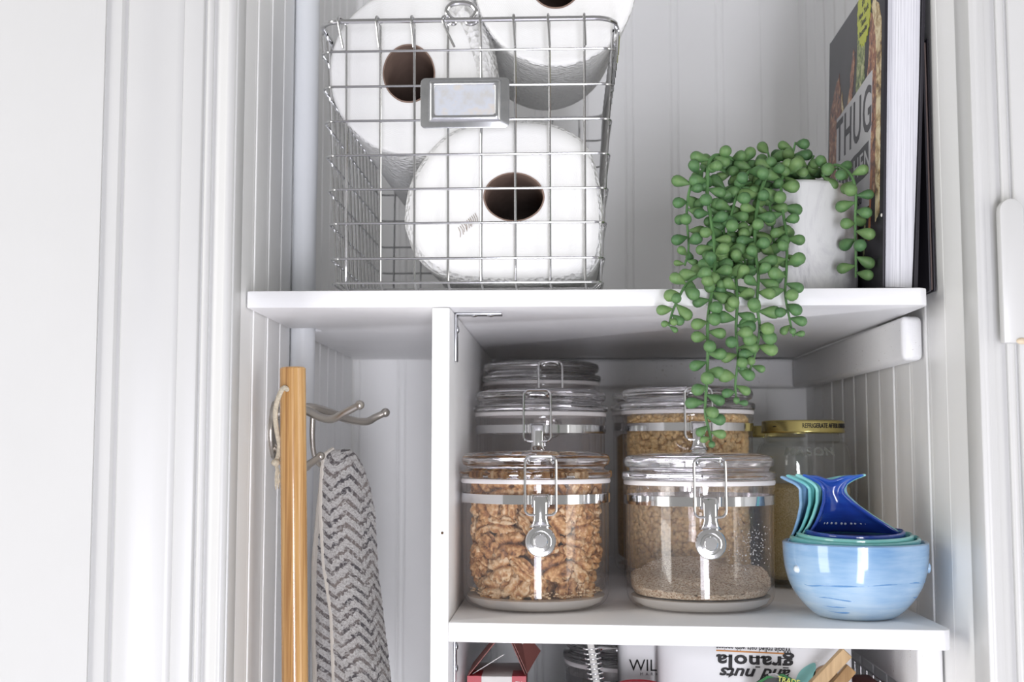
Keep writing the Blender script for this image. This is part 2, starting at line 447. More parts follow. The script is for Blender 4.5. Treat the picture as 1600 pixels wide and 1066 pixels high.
# left wall is seen from +x: run from back to front keeps the surface on its +x side
LA, LB = (-.2755, BACK), (-.2615, .985)
def wall_at(y):                       # x of the left wall's surface at depth y
    return LA[0] + (LB[0] - LA[0]) * (BACK - y) / (BACK - LB[1])
bead_wall('wall_back', (.314, BACK), (-.278, BACK), .0596, .314 - .1426 - 3 * .0596)
bead_wall('wall_left', LA, LB, .0545, 1.6 - 1.5655 - .0545)
bead_wall('wall_right', (.311, .962), (.313, BACK), .0545, -.006)
struct(MB().box((-2.6, -3.6, -.04), (2.6, 1.64, 0)).build('floor', M['floor'], smooth=0))
struct(MB().box((-.32, .99, 2.2), (.36, 1.64, 2.24)).build('ceiling', M['wall'], smooth=0))

def casing(name, x0, y0, sgn, prof, z0=0, z1=2.35):
    vs = []; n = len(prof)
    for z in (z0, z1): vs += [(x0 + sgn * u, y0 - h, z) for u, h in prof]
    fs = [(i, i + 1, i + 1 + n, i + n) for i in range(n - 1)] + [tuple(range(n)), tuple(range(2 * n - 1, n - 1, -1)), (n - 1, 0, n, 2 * n - 1)]
    return struct(MB().add(vs, fs).build(name, M['trim'], smooth=40))
def arc(cx, cz, r, a0, a1, n=7):
    return [(cx + r * cos(math.radians(a0 + (a1 - a0) * k / n)), cz + r * sin(math.radians(a0 + (a1 - a0) * k / n))) for k in range(n + 1)]
prof = [(0, -.02), (0, .004)] + arc(.0045, .006, .0045, 180, 60, 6) + [(.011, .0065), (.0165, .0045), (.0185, .004)]
prof += arc(.0215, .0055, .0028, 200, 20, 6) + [(.0247, .0046), (.0258, .0046), (.0270, .0078), (.0280, .0083), (.0415, .0088), (.0424, .0080), (.0432, .0088)]
prof += [(.048, .0096), (.056, .0104), (.064, .0128), (.072, .0150), (.079, .0160), (.0845, .0162), (.0862, .0135), (.0885, .0132), (.0905, .0168), (.098, .0172), (.1035, .0172), (.105, .016), (.105, -.02)]
XL = -.2605
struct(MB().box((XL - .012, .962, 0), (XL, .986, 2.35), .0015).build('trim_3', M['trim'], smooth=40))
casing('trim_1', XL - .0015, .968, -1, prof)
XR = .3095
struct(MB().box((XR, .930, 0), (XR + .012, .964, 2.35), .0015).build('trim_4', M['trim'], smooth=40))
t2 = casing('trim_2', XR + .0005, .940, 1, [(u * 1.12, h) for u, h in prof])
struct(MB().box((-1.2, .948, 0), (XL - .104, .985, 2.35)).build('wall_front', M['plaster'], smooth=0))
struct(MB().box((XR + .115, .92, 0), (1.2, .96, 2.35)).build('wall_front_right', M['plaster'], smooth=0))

struct(MB().box((XL - .012, .905, 2.08), (XR + .012, .985, 2.35)).build('trim_5', M['trim'], smooth=0))
# hinge leaf painted over, on the right casing
pl = [at(1560, 520, .923), at(1590, 310, .923)]
hx, hz0, hz1 = .5 * (pl[0].x + pl[1].x) + .002, pl[0].z - .008, pl[1].z
hg = thing('painted_hinge', 'white painted-over hinge leaf with rounded corners on the right door casing', 'hinge', (hx, .9225, hz0))
poly = arc(.0085, hz1 - hz0 - .0095, .0085, 0, 180, 8); poly = [(x - .0085, z) for x, z in poly] + [(-.0085, 0), (.0085, 0)]
MX = Matrix.Rotation(PI / 2, 4, 'X')
MB().prism(poly, -.004, .0050, MX, .0008).build('leaf_plate', M['trim'], hg)
MB().ball((.004, -.0055, .0012), .0035, 2, (1.2, .5, .7)).build('paint_drip', simple('yellowed drip', (.70, .58, .42), .4), hg)

# ---------------------------------------------------------------- shelves, divider, cleats, brackets, pipe
PY = 1.19                              # depth of the pipe
px_ = wall_at(PY) + .0132
xl = lambda y: wall_at(y) + .0022
poly = [(xl(1.0), 1.0), (.2885, 1.0), (.2935, 1.004), (.2955, 1.012), (.2975, 1.595), (xl(1.595), 1.595), (xl(PY + .017), PY + .017), (px_ + .0145, PY + .017), (px_ + .0145, PY - .017), (xl(PY - .017), PY - .017)]
tag(MB().prism(poly, ZUB, ZU, None, .0012).build('shelf_board', M['shelf']), 'long white upper shelf board carrying the wire basket, plant and cookbook', 'shelf', 'painted shelf boards')
poly = [(-.0912, .990), (.288, .9635), (.2925, .966), (.2945, .972), (.2975, 1.595), (-.0912, 1.595)]
tag(MB().prism(poly, ZLB, ZL, None, .0012).build('shelf_board', M['shelf']), 'short white shelf board carrying the clear canisters and whale cups', 'shelf', 'painted shelf boards')
tag(MB().prism([(-.0912, 1.0), (.2975, 1.0), (.2975, 1.595), (-.0912, 1.595)], ZF - .015, ZF, None, .0012).build('shelf_board', M['shelf']), 'white shelf board under the cartons and pouches, lowest of the three', 'shelf', 'painted shelf boards')
dv = thing('divider_panel', 'white upright divider board between towel nook and canister shelves', 'partition', (-.0990, 1.0, 0))
MB().box((-.0075, -.002, 0), (.0072, .594, ZUB - .0004), .0012).build('board', M['divider'], dv)
MB().ball(tuple(at(691, 833, .9978) - Vector((-.0990, 1.0, 0))), .0011, 2, (1, .4, 1)).build('nail_hole_shade', M['hole'], dv)  # dark dot, the hole's inner shade put into its colour

def cleat(label, lo, hi, bev=.005):
    return tag(MB().box(lo, hi, bev, 3).build('shelf_cleat', M['cleat'], smooth=50), label, 'cleat', 'painted shelf cleats')
cleat('white painted wooden cleat under the right end of the upper shelf', (.2905, 1.068, 1.4745), (.3085, 1.575, ZUB - .0015))
cleat('white painted cleat along the back wall behind the canisters', (-.0905, 1.577, 1.4755), (.3085, 1.5965, ZUB - .0015))
cleat('white painted cleat under the right end of the canister shelf', (.2875, 1.036, 1.197), (.3085, 1.59, ZLB - .0004), .004)

def bracket(label, z, down):
    r = thing('corner_bracket', label, 'bracket', (-.0917, 1.046, z), 0, 'metal corner brackets')
    w = .0085; t = .0016; L1, L2 = .0415, .0400
    MB().box((.0004, -w, -L1), (.0004 + t, w, -.0004), .0004).build('upright_leg', M['zinc'], r)
    MB().box((.0004, -w, -.0004 - t), (L2, w, -.0004), .0004).build('flat_leg', M['zinc'], r)
    for d in ((.014,) if not down else (.012, .030)):
        MB().lathe([(0, .0018), (.0022, .0014), (.0034, .0004), (.0034, 0)], 16).xf(Matrix.Translation((.002, 0, -d)) @ Matrix.Rotation(PI / 2, 4, 'Y')).build('screw', M['zinc'], r)
    for d in (.016, .030):
        MB().lathe([(0, .0016), (.0022, .0012), (.0032, .0003), (.0032, 0)], 16).xf(Matrix.Translation((d, 0, -.002)) @ Matrix.Rotation(PI, 4, 'Y')).build('screw', M['zinc'], r)
bracket('small metal corner bracket joining divider and upper shelf', ZUB, False)
bracket('small metal corner bracket under the left end of the canister shelf', ZLB, True)

mb = MB(); rows = []
for i in range(111):
    z = .0 + i * .02; k = 1 + .05 * noise.noise(Vector((0, 0, z * 9)))
    rows.append([Vector((.0118 * k * cos(a) + .0012 * noise.noise(Vector((1, 4, z * 3))), .0122 * k * sin(a), z)) for a in [2 * PI * j / 24 for j in range(24)]])
mb.grid(rows, True)
pp = mb.build('pipe', M['pipe'], None, 180); pp.location = (px_, PY, 0)
tag(pp, 'white painted vertical pipe running through the upper shelf along left wall', 'pipe')

# ---------------------------------------------------------------- wire basket
BZ = ZU + .0022
def front_y(z): return 1.010 - .012 * (z - BZ) / .224
ba = thing('wire_basket', 'chrome wire basket full of paper towel rolls on the upper shelf', 'basket', (-.07, 1.15, ZU))
bo = Vector((-.07, 1.15, ZU))
WR = .00105
ZR = at(730, 31, .998).z
def side_x(z, right):
    t = (z - BZ) / (ZR - BZ)
    a = at(942 if right else 518, 440, 1.01).x; b = at(963 if right else 500, 31, 1.0).x
    return a + (b - a) * t
def back_y(z): return 1.300 + .010 * (z - BZ) / .224
def hoop(z, rc=.010, n=6):
    x0, x1, y0, y1 = side_x(z, 0), side_x(z, 1), front_y(z), back_y(z); pts = []
    for cx, cyy, a0 in ((x1 - rc, y0 + rc, -90), (x1 - rc, y1 - rc, 0), (x0 + rc, y1 - rc, 90), (x0 + rc, y0 + rc, 180)):
        for k in range(n + 1):
            a = math.radians(a0 + 90 * k / n); pts.append(Vector((cx + rc * cos(a), cyy + rc * sin(a), z)))
    return pts
rel = lambda pts: [p - bo for p in pts]
MB().tube(rel(hoop(ZR, .018, 8)), .0021, 10, True).build('rim', M['chrome'], ba)
for py in (81, 135, 188, 241, 294, 347, 402, 440):
    z = at(730, py, 1.004).z
    MB().tube(rel([p + Vector((0, .0, 0)) for p in hoop(max(z, BZ + .003))]), WR, 8, True).build('wire', M['chrome'], ba)
for i, px in enumerate((541, 594.5, 647.5, 700, 752, 805, 859, 913.5)):
    x = at(px, 250, 1.006).x; tw = (-.004, -.001, 0, .0)[i] if i < 4 else (.0015, .001, .001, .0022)[i - 4]
    f = lambda z, o=.0018: Vector((x, front_y(z) + o, z)); g = lambda z, o=-.0018: Vector((x, back_y(z) + o, z))
    pts = [Vector((x + tw * .4 if i != 3 else x + .006, front_y(ZR) - .0035, ZR - .024)), Vector((x + tw - (.002 if i != 3 else .004), front_y(ZR) - .0034, ZR - .002)), Vector((x + tw - .002, front_y(ZR) - .0018, ZR + .0030)), Vector((x + tw * .6 - .001, front_y(ZR) + .0012, ZR + .0026))]
    pts = spline(pts, 4) + [f(ZR - .004, .0024), f(BZ + .02), f(BZ + .006), Vector((x + .001, front_y(BZ) + .006, BZ + .0)), Vector((x + .001, back_y(BZ) - .006, BZ)), g(BZ + .006), g(ZR)]
    MB().tube(rel(pts), WR, 8).build('wire', M['chrome'], ba)
for k in range(13):
    y = 1.026 + k * .0215
    L = lambda z: Vector((side_x(z, 0) + .0016, y, z)); Rr = lambda z: Vector((side_x(z, 1) - .0016, y, z))
    pts = [L(ZR), L(BZ + .008), Vector((side_x(BZ, 0) + .008, y, BZ + .0018)), Vector((side_x(BZ, 1) - .008, y, BZ + .0018)), Rr(BZ + .008), Rr(ZR)]
    MB().tube(rel(pts), WR, 6).build('wire', M['chrome'], ba)
    for S, sg in ((0, -1), (1, 1)):            # wire ends hooked over the side rim
        a = Vector((side_x(ZR, S) - sg * .0020, y, ZR - .003)); b = Vector((side_x(ZR, S), y, ZR + .0028)); c = Vector((side_x(ZR, S) + sg * .0030, y, ZR - .001)); d = Vector((side_x(ZR, S) + sg * .0022, y + .002, ZR - .022))
        MB().tube(rel(spline([a, b, c, d], 3)), WR, 6).build('wire_hook', M['chrome'], ba)
YF = front_y(1.70) - .006
hp = [at(px, py, YF + .004) for px, py in ((692, 32), (703, 33), (708, 37), (711, 33), (703, 27), (698, 18), (704, 8), (720, 4.5), (737, 8), (744, 18), (738, 28), (730, 35), (737, 37), (748, 31))]
MB().tube(rel(spline(hp, 6)), .0022, 10).build('handle_loop', M['chrome'], ba)
c0, c1 = at(657, 201, YF), at(796, 121, YF); w, h = c1.x - c0.x, c1.z - c0.z
ctr = Vector(((c0.x + c1.x) / 2, YF, (c0.z + c1.z) / 2)) - bo
def rrect(w, h, r, n=4):
    p = []
    for cx, cz, a0 in ((w / 2 - r, h / 2 - r, 0), (-w / 2 + r, h / 2 - r, 90), (-w / 2 + r, -h / 2 + r, 180), (w / 2 - r, -h / 2 + r, 270)):
        p += [(cx + r * cos(math.radians(a0 + 90 * k / n)), cz + r * sin(math.radians(a0 + 90 * k / n))) for k in range(n + 1)]
    return p
T = Matrix.Translation(ctr) @ MX
lp = MB().prism(rrect(w, h, .004), 0, .0010, T, .0002).build('label_plate', M['plate'], ba)
rings = []; 
for sw, sh, zz in ((.060, .0355, .0008), (.0565, .032, .0042), (.051, .0265, .0045), (.0495, .025, .0036)):
    rings.append([T @ Vector((x, z + .0015, zz)) for x, z in rrect(sw, sh, .0018)])
MB().grid(rings, True).build('label_frame', M['plate'], lp, 60)
MB().prism(rrect(.0497, .0252, .001), .0026, .0036, Matrix.Translation((0, 0, .0015)) @ T).build('label_card', M['card'], lp)

# ---------------------------------------------------------------- paper towel rolls
def roll(name, label, outl, core, y0, length, back, fillet, flap=None):
    """outl / core: pixel outlines of the near end measured in the plane y0; back: offset (x, z) of the far end"""
    P = spline([at(a, b, y0) for a, b in outl], 6, True); Cn = [at(a, b, y0) for a, b in core]
    n = len(P); cc = sum((Vector(p) for p in spline(Cn, 6, True)), Vector()) / (6 * len(Cn))
    base = Vector((cc.x, y0, cc.z))
    Cs = []
    Cl = spline(Cn, 20, True)
    for p in P:                          # core point in the same direction as the outline point
        d = (p - cc); best = max(Cl, key=lambda q: (q - cc).normalized().dot(d.normalized())); Cs.append(best)
    r = thing(name, label, 'paper towel', base, 0, 'paper towel rolls in the basket')
    def ring(t, y, k=1.0):               # t 0 = core edge, 1 = outside
        s = y - y0
        off = Vector((back[0], 0, back[1])) * max(0, s / length) - base + Vector((0, s, 0))
        return [(c + (p - c) * t) * k + (cc * (1 - k)) + off for p, c in zip(P, Cs)]
    fr = fillet; W = sum((p - c).length for p, c in zip(P, Cs)) / n
    rows = [ring(0.0, y0)] + [ring((1 - fr / W) * k, y0) for k in (.06, .5, .9, .97)]
    rb = [ring(1 - fr / W * (1 - sin(a)), y0 + fr * (1 - cos(a))) for a in [PI / 2 * k / 6 for k in range(7)]]
    nf = (len(rows) + 3) * len(P)
    rows = rows + rb[:] + [ring(1, y0 + fr + (length - fr - .006) * k / 10, 1) for k in range(1, 11)] + [ring(.96, y0 + length), ring(.0, y0 + length)]
    pb = MB().grid(rows, True).build('paper_body', M['paperface'], r, 180); pb.data.materials.append(M['paper'])
    for p in pb.data.polygons: p.material_index = 0 if p.index < nf else 1
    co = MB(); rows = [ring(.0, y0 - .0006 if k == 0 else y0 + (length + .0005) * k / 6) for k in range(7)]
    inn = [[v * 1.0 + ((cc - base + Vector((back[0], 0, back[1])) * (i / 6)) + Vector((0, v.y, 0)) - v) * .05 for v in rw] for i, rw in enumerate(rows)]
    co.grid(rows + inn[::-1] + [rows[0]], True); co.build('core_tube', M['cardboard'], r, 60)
    if flap:
        pts = [[at(a, b, y0 + d) - base for a, b, d in row] for row in flap]
        sh = MB().grid([spline(p, 5) for p in pts]); o = sh.build('loose_sheet', M['paper'], r, 180)
        so = o.modifiers.new('thickness', 'SOLIDIFY'); so.thickness = .0012
    return r
circ = lambda cx, cyy, rx, rz, n=10, ph=0: [(cx + rx * cos(2 * PI * k / n + ph), cyy - rz * sin(2 * PI * k / n + ph)) for k in range(n)]
roll('paper_towel_roll', 'white paper towel roll at upper left of the basket, its tube above the label plate', circ(641, 112, 128, 131, 12), circ(639, 115, 41, 46), 1.036, .265, (.014, -.016), .0045,
     [[(700, 10, -.004), (722, 40, -.003), (740, 90, -.002), (760, 175, -.001)], [(722, -6, -.006), (740, 30, -.005), (757, 85, -.003), (772, 170, -.001)], [(745, -10, .012), (762, 30, .012), (775, 85, .012), (783, 150, .012)]])
roll('paper_towel_roll', 'white paper towel roll at the upper right of the basket, sticking out above the rim', circ(868, -30, 128, 134, 12), circ(868, -30, 42, 44), 1.034, .25, (-.012, .030), .004)
roll('paper_towel_roll', 'white squashed paper towel roll lying lowest at the front of the basket',
     [(628, 335), (640, 275), (686, 212), (745, 186), (805, 182), (870, 190), (918, 222), (938, 285), (944, 350), (938, 400), (912, 430), (850, 440), (760, 441), (692, 430), (650, 402), (634, 368)][::-1], circ(803, 308, 48, 38.5), 1.022, .262, (.004, .004), .017)
# small torn slits in the paper of the lowest roll
ps = bpy.data.objects['paper_towel_roll.002']; mb = MB()
for k in range(11):
    a = at(742 - k * 2.6, 333 + k * 2.2, 1.0215); b = at(742 - k * 2.6 + random.uniform(2, 6), 347 + k * 1.9 + random.uniform(-4, 5), 1.0215)
    mb.tube(rel([a, (a + b) / 2 + Vector((.0009, 0, 0)), b]), .00022, 4)
mb.v = [v + bo - ps.location for v in mb.v]
stuff(mb.build('torn_slits', simple('slit shade brown', (.20, .13, .07), .9), ps))

# ---------------------------------------------------------------- cookbook and black folder
CBX = .2665; CY0, CY1 = 1.022, 1.240; CH = .2815
bk = thing('cookbook', 'thick black cookbook with printed food cover standing at right end of upper shelf', 'book', (CBX, CY0, ZU))
bk.rotation_euler = (0, math.radians(2.0), 0)
MB().box((-.0035, 0, .0005), (-.0008, CY1 - CY0, CH), .0007).build('front_cover', M['cover'], bk)
Wd = CY1 - CY0
def pages_mb():
    rows = []
    for k in range(9):
        t = k / 8; z = .004 + (CH - .010) * t; x1 = .0218 + .0055 * t + .001 * sin(PI * t)
        rows.append([Vector((0, .004, z)), Vector((x1 * .3, .003 - .0005, z)), Vector((x1 * .6, .003, z)), Vector((x1, .004, z)), Vector((x1, Wd - .004, z)), Vector((0, Wd - .004, z))])
    mb = MB(); mb.grid(rows, True); n = len(mb.v); mb.f += [tuple(range(6)), tuple(range(n - 1, n - 7, -1))]; return mb
pages_mb().build('pages', M['pages'], bk, 30)
rows = [[Vector((x, y, z)) for x, y in ((.0226 + .0055 * t + .001 * sin(PI * t), 0), (.0253 + .0055 * t, 0), (.0253 + .0055 * t, Wd), (.0226 + .0055 * t + .001 * sin(PI * t), Wd))] for t, z in [(k / 8, .0005 + (CH - .0005) * k / 8) for k in range(9)]]
mb = MB(); mb.grid(rows, True); n = len(mb.v); mb.f += [(0, 1, 2, 3), (n - 1, n - 2, n - 3, n - 4)]; mb.build('back_cover', M['cover'], bk, 30)
MB().add([(-.0035, Wd, .0005), (.0253, Wd, .0005), (.0308, Wd, CH), (-.0035, Wd, CH), (-.0035, Wd - .003, .0005), (.0253, Wd - .003, .0005), (.0308, Wd - .003, CH), (-.0035, Wd - .003, CH)],
         [(0, 1, 2, 3), (4, 5, 6, 7), (0, 1, 5, 4), (1, 2, 6, 5), (2, 3, 7, 6), (3, 0, 4, 7)]).build('spine', M['cover'], bk, 0)
# cover frame: s runs from the spine (far) to the fore edge (near), t upward, surface faces -x
CM = Matrix(((0, 0, -1, -.0035), (-1, 0, 0, Wd), (0, 1, 0, 0), (0, 0, 0, 1)))
def printed(name, poly, mat, lift=.0002):
    return MB().prism(poly, -.0002, lift, CM).build(name, mat, bk, 0)
def jag(poly, amp=.002, n=5):
    out = []
    for i in range(len(poly)):
        a, b = Vector((*poly[i], 0)), Vector((*poly[(i + 1) % len(poly)], 0))
        for k in range(n): p = a.lerp(b, k / n); out.append((p.x + random.uniform(-amp, amp), p.y + random.uniform(-amp, amp)))
    return out
printed('printed_filling', jag([(.004, .07), (.052, .09), (.062, .16), (.060, .20), (.045, .235), (.028, .225), (.006, .205)], .002), M['foodred'])
printed('printed_tortilla', jag([(.050, .10), (.062, .13), (.068, .19), (.060, .215), (.054, .205), (.060, .16)], .0007), M['foodtan'])
printed('printed_filling', jag([(.068, .165), (.100, .185), (.112, .235), (.104, .24), (.090, .205), (.072, .185)], .002), M['foodred'])
printed('printed_greens', jag([(.116, .17), (.150, .20), (.152, .265), (.135, .275), (.120, .25)], .002), M['foodgreen'])
printed('printed_filling', jag([(.165, .08), (.192, .09), (.196, .235), (.170, .255), (.160, .20)], .0015), M['foodred'], .00025)
printed('printed_tortilla', jag([(.192, .062), (.206, .068), (.208, .235), (.198, .252), (.182, .262), (.172, .258), (.186, .235), (.192, .21)], .0008), M['foodtan'], .0003)
for a, b, c, m in ((.085, .055, .135, 'foodgreen'), (.105, .045, .13, 'foodorange'), (.125, .04, .12, 'foodred'), (.150, .035, .115, 'foodgreen'), (.168, .05, .11, 'foodorange')):
    printed('printed_shred', jag([(a, b), (a + .006, b), (a + .014, c), (a + .008, c)], .001), M[m], .0003)
printed('title_panel', jag([(.040, .078), (.172, .080), (.180, .1985), (.040, .1920)], .0009, 8), M['labelwhite'], .0005)
printed('title_banner', jag([(.045, .106), (.170, .110), (.169, .139), (.045, .135)], .0010, 7), M['inkgrey'], .0006)
def cover_text(txt, s, t, size, mat, lift, **kw):
    return text_mb(txt, size, .0002, **kw).xf(CM @ Matrix.Translation((s, t, lift))).build('lettering', mat, bk, 0)
cover_text('THUG', .110, .1655, .058, M['inkgrey'], .0007, weight=.0006, spacing=1.12, sx=.82)
cover_text('KITCHEN', .108, .1225, .026, M['labelwhite'], .0008, weight=.0002, spacing=1.15, sx=1.12)
cover_text('Eat Like You', .108, .092, .015, M['inkgrey'], .0007, shear=.25)
sc, st = .146, .268
burst = []
for k in range(44):
    a = 2 * PI * k / 44; r = .029 if k % 2 else .0262; burst.append((sc + r * cos(a) * .88, st - .0 + r * 1.15 * sin(a) - .004))
burst = [(a, min(b, CH - .001)) for a, b in burst]
printed('sticker', burst, M['sticker'], .0006)
for txt, dt, sz in (('#1', .004, .010), ('New York', -.006, .0085), ('Times', -.0145, .0085), ('Bestseller', -.023, .0075)):
    cover_text(txt, sc, st + dt, sz, M['inkgrey'], .0008)
MB().lathe([(0, .0012), (.0014, .0006), (.0016, 0)], 10).xf(CM @ Matrix.Translation((Wd - .0035, .064, .0))).build('cover_speck', M['cartonwhite'], bk)

fd = thing('black_folder', 'slim black folder standing between the cookbook and the right wall', 'folder', (.3030, 1.028, ZU))
MB().box((.0002, 0, .0004), (.0020, .21, .215), .0006).build('front_board', M['cover'], fd)
MB().box((.0024, .002, .002), (.0036, .208, .212)).build('sheets', simple('brown sheet edge', (.14, .10, .09), .7), fd, 0)
MB().box((.0040, 0, .0004), (.0056, .21, .215), .0005).build('back_board', M['cover'], fd)

# ---------------------------------------------------------------- canisters
CR = .0640
def canister(label, x, y, H, rot, zb=ZL, group='clear clamp lid canisters'):
    c = thing('clamp_canister', label, 'canister', (x, y, zb), rot, group)
    top = H - .0285
    out = [(0, .0004), (.050, .0004)] + [(.0500 + .0138 * sin(a), .0142 - .0138 * cos(a)) for a in [PI / 2 * k / 6 for k in range(1, 7)]] + [(CR, top - .006), (CR + .0012, top - .004), (CR + .0012, top)]
    inn = [(CR - .0030, top), (CR - .0030, .0215)] + [(.0500 + (.0110) * cos(a), .0215 - .0095 * sin(a)) for a in [PI / 2 * k / 5 for k in range(1, 6)]] + [(0, .012)]
    MB().lathe(out + inn, 72).build('body', M['acrylic'], c, 40)
    MB().lathe([(0, .0018), (.050, .0018), (.0572, .0055), (.0600, .0105), (.0560, .0108), (0, .0108)], 48).build('base', M['acrylicbase'], c, 50)
    z = H
    lid = [(0, z - .0240), (CR - .006, z - .0240), (CR + .0015, z - .0240)] + [(CR + .0030 - .0012 + .0012 * cos(a), z - .0225 + .0012 * sin(a)) for a in (-1.2, 0)] + [(CR + .0030, z - .0190)] + \
          [(CR + .0010 + .0020 * cos(a), z - .0190 + .0020 * sin(a)) for a in (.5, 1.0, 1.5)] + [(CR - .0022, z - .0166), (CR - .0036, z - .0155), (CR - .0030, z - .0140), (CR + .0002, z - .0122)] + \
          [(CR - .0030 + .0042 * cos(a), z - .0082 + .0050 * sin(a)) for a in (-.6, -.2, .2, .6, 1.0, 1.4)] + [(CR - .010, z - .0017), (CR - .020, z - .0008), (0, z)]
    MB().lathe(lid, 72).build('lid', M['acryliclid'], c, 45)
    MB().lathe([(CR - .0100, z - .0245), (CR - .0100, z - .0420), (CR - .0120, z - .0420), (CR - .0120, z - .0245)], 60, closed=True).build('lid_plug', M['acrylic'], c, 40)
    MB().lathe([(CR - .004, z - .0244), (CR + .0012, z - .0244), (CR + .0018, z - .0262), (CR + .0012, z - .0282), (CR - .004, z - .0282)], 72, closed=True).build('gasket', M['gasket'], c, 60)
    b0, b1 = H - .0448, H - .0370
    MB().lathe([(CR + .0002, b0), (CR + .0012, b0), (CR + .0012, b1), (CR + .0002, b1)], 96, closed=True).build('steel_band', M['steel'], c, 40)
    f = -(CR + .0012)                     # clamp at the front
    clamp = MB().box((-.0075, f - .0030, H - .047), (.0075, f + .0004, H - .036), .0008).build('clamp_mount', M['steel'], c)
    bw, zt, zb2, rc = .0128, H - .0048, H - .0530, .0048
    pts = []
    for cx, cz, a0 in ((bw - rc, zt - rc, 0), (-bw + rc, zt - rc, 90), (-bw + rc, zb2 + rc, 180), (bw - rc, zb2 + rc, 270)):
        for k in range(6):
            a = math.radians(a0 + 18 * k); zz = cz + rc * sin(a); pts.append((cx + rc * cos(a), f - .0052 - .0012 * sin((zz - zb2) / (zt - zb2) * PI) - (.0012 if zz < H - .04 else 0), zz))
    MB().tube(pts, .00115, 8, True).build('bail_wire', M['steel'], clamp)
    hk = spline([(-.0105, f - .0010, H - .0105), (-.0075, f - .0035, H - .0068), (0, f - .0042, H - .0052), (.0075, f - .0035, H - .0068), (.0105, f - .0010, H - .0105)], 5)
    MB().tube(hk, .0017, 8).build('lid_catch', M['steel'], c)
    # lever: cupped neck flaring into a round thumb pad
    rows = []
    for z0, w, y0 in ((H - .0365, .0058, -.0046), (H - .0385, .0064, -.0066), (H - .046, .0062, -.0076), (H - .056, .0060, -.0082), (H - .0600, .0070, -.0078), (H - .0632, .0096, -.0066)):
        rows.append([Vector((w * u, f + y0 + .0020 * abs(u) ** 3, z0)) for u in (-1, -.8, -.5, 0, .5, .8, 1)])
    mbl = MB().grid(rows); lv = mbl.build('lever', M['steel'], clamp, 60); so = lv.modifiers.new('thickness', 'SOLIDIFY'); so.thickness = .0011
    pad = [(0, .0026), (.0050, .0026), (.0058, .0020), (.0062, .0012), (.0080, .0010), (.0088, .0016), (.0118, .0014), (.0126, .0004), (.0126, -.0008), (0, -.0008)]
    Tm = Matrix.Translation((0, f - .0062, H - .0745)) @ Matrix.Rotation(math.radians(86), 4, 'X')
    MB().lathe(pad, 40).xf(Tm).build('thumb_pad', M['steel'], lv, 30)
    MB().box((-.010, -f - .0004, H - .046), (.010, -f + .0035, H - .012), .001).build('hinge', M['steel'], c)
    return c
canister('clear canister full of walnuts, front left on the middle shelf', -.0243, 1.093, .1355, math.radians(4.5))
canister('clear canister with a low heap of nut meal, beside the whale cups', .1185, 1.093, .1340, math.radians(1))
canister('tall clear empty canister directly behind the walnut canister', -.0225, 1.240, .1965, math.radians(-1.5))
canister('tall clear canister of popcorn kernels behind the nut meal canister', .1235, 1.240, .1985, math.radians(3))
canister('tallest clear canister at the back left, lid close under the upper shelf', -.0245, 1.388, .2345, math.radians(9))
canister('clear canister of tan grain at the back, mostly hidden by the popcorn canister', .1200, 1.388, .2020, math.radians(2))
canister('dark-filled clear canister under the shelf, behind the coil-bound notebook', .0660, 1.240, .1440, math.radians(-20), ZF)

# walnuts: shared meshes, each kernel a thing
def walnut_mesh(seed):
    rnd = random.Random(seed); bm = bmesh.new(); bmesh.ops.create_icosphere(bm, subdivisions=4, radius=1)
    off = Vector((seed * 7.3, seed * 3.1, 0)); half = seed % 3 == 2
    for v in bm.verts:
        p = v.co.copy()
        lob = 1 - .42 * math.exp(-(p.x / .15) ** 2) - .20 * math.exp(-((p.y + .1 * p.x) / .10) ** 2)     # grooves between the lobes
        q = p + .25 * Vector((noise.noise(p * 2 + off), noise.noise(p * 2 - off), noise.noise(p * 2 + off * 2)))
        rdg = 1 - min(1, abs(noise.noise(q * 2.6 + off)) * 4.5)                                             # brain-like folds
        wr = -.30 * rdg + .08 * noise.noise(p * 6 + off)
        p *= lob * (1 + wr)
        p.z *= .58 if p.z > 0 else .34
        if half: p.x *= .62
        p.y *= 1.15 + .25 * noise.noise(off); p.z += .16 * abs(p.x); v.co = p * .0152
    return MB().bm(bm).mesh('walnut', M['walnut'], 180)
wm = [walnut_mesh(s) for s in range(9)]
wl = 'tan walnut kernel piled in the front left canister'
R0, jx, jy = CR - .0030, -.0243, 1.093
lev = 0; z = ZL + .0200
def put_walnut(r, a, z, s, flatdir=None):
    o = link('walnut', random.choice(wm), None, (jx + r * cos(a), jy + r * sin(a), z))
    n = Vector((cos(a), sin(a), random.uniform(-.5, .5))) if flatdir is None else flatdir
    q = n.to_track_quat('Z', 'Y') @ Quaternion((0, 0, 1), random.uniform(0, 2 * PI))
    o.rotation_euler = q.to_euler(); o.scale = (s,) * 3
    tag(o, wl, 'nut', 'walnuts in the front left canister')
ztop = ZL + .1355 - .0330
nl = 6
for lv_ in range(nl):
    zz = ZL + .0215 + (ztop - ZL - .0215) * lv_ / (nl - 1)
    na = 13
    for k in range(na):
        a = 2 * PI * (k + .5 * (lv_ % 2) + random.uniform(-.18, .18)) / na
        rr = R0 - .0098 - (.006 if zz < ZL + .026 else 0) - random.uniform(0, .0035)
        put_walnut(rr, a, zz + random.uniform(-.0035, .0035), random.uniform(.78, 1.05))
    for k in range(9):
        put_walnut(.034 + random.uniform(-.002, .002), 2 * PI * (k + random.random() * .3) / 9, zz + random.uniform(-.003, .003), random.uniform(1.0, 1.2), Vector((random.uniform(-1, 1), random.uniform(-1, 1), random.uniform(-1, 1))))
for k in range(6): put_walnut(.016, k * PI / 3, ztop - .001, .95, Vector((.2, .1, 1)))
mb = MB()
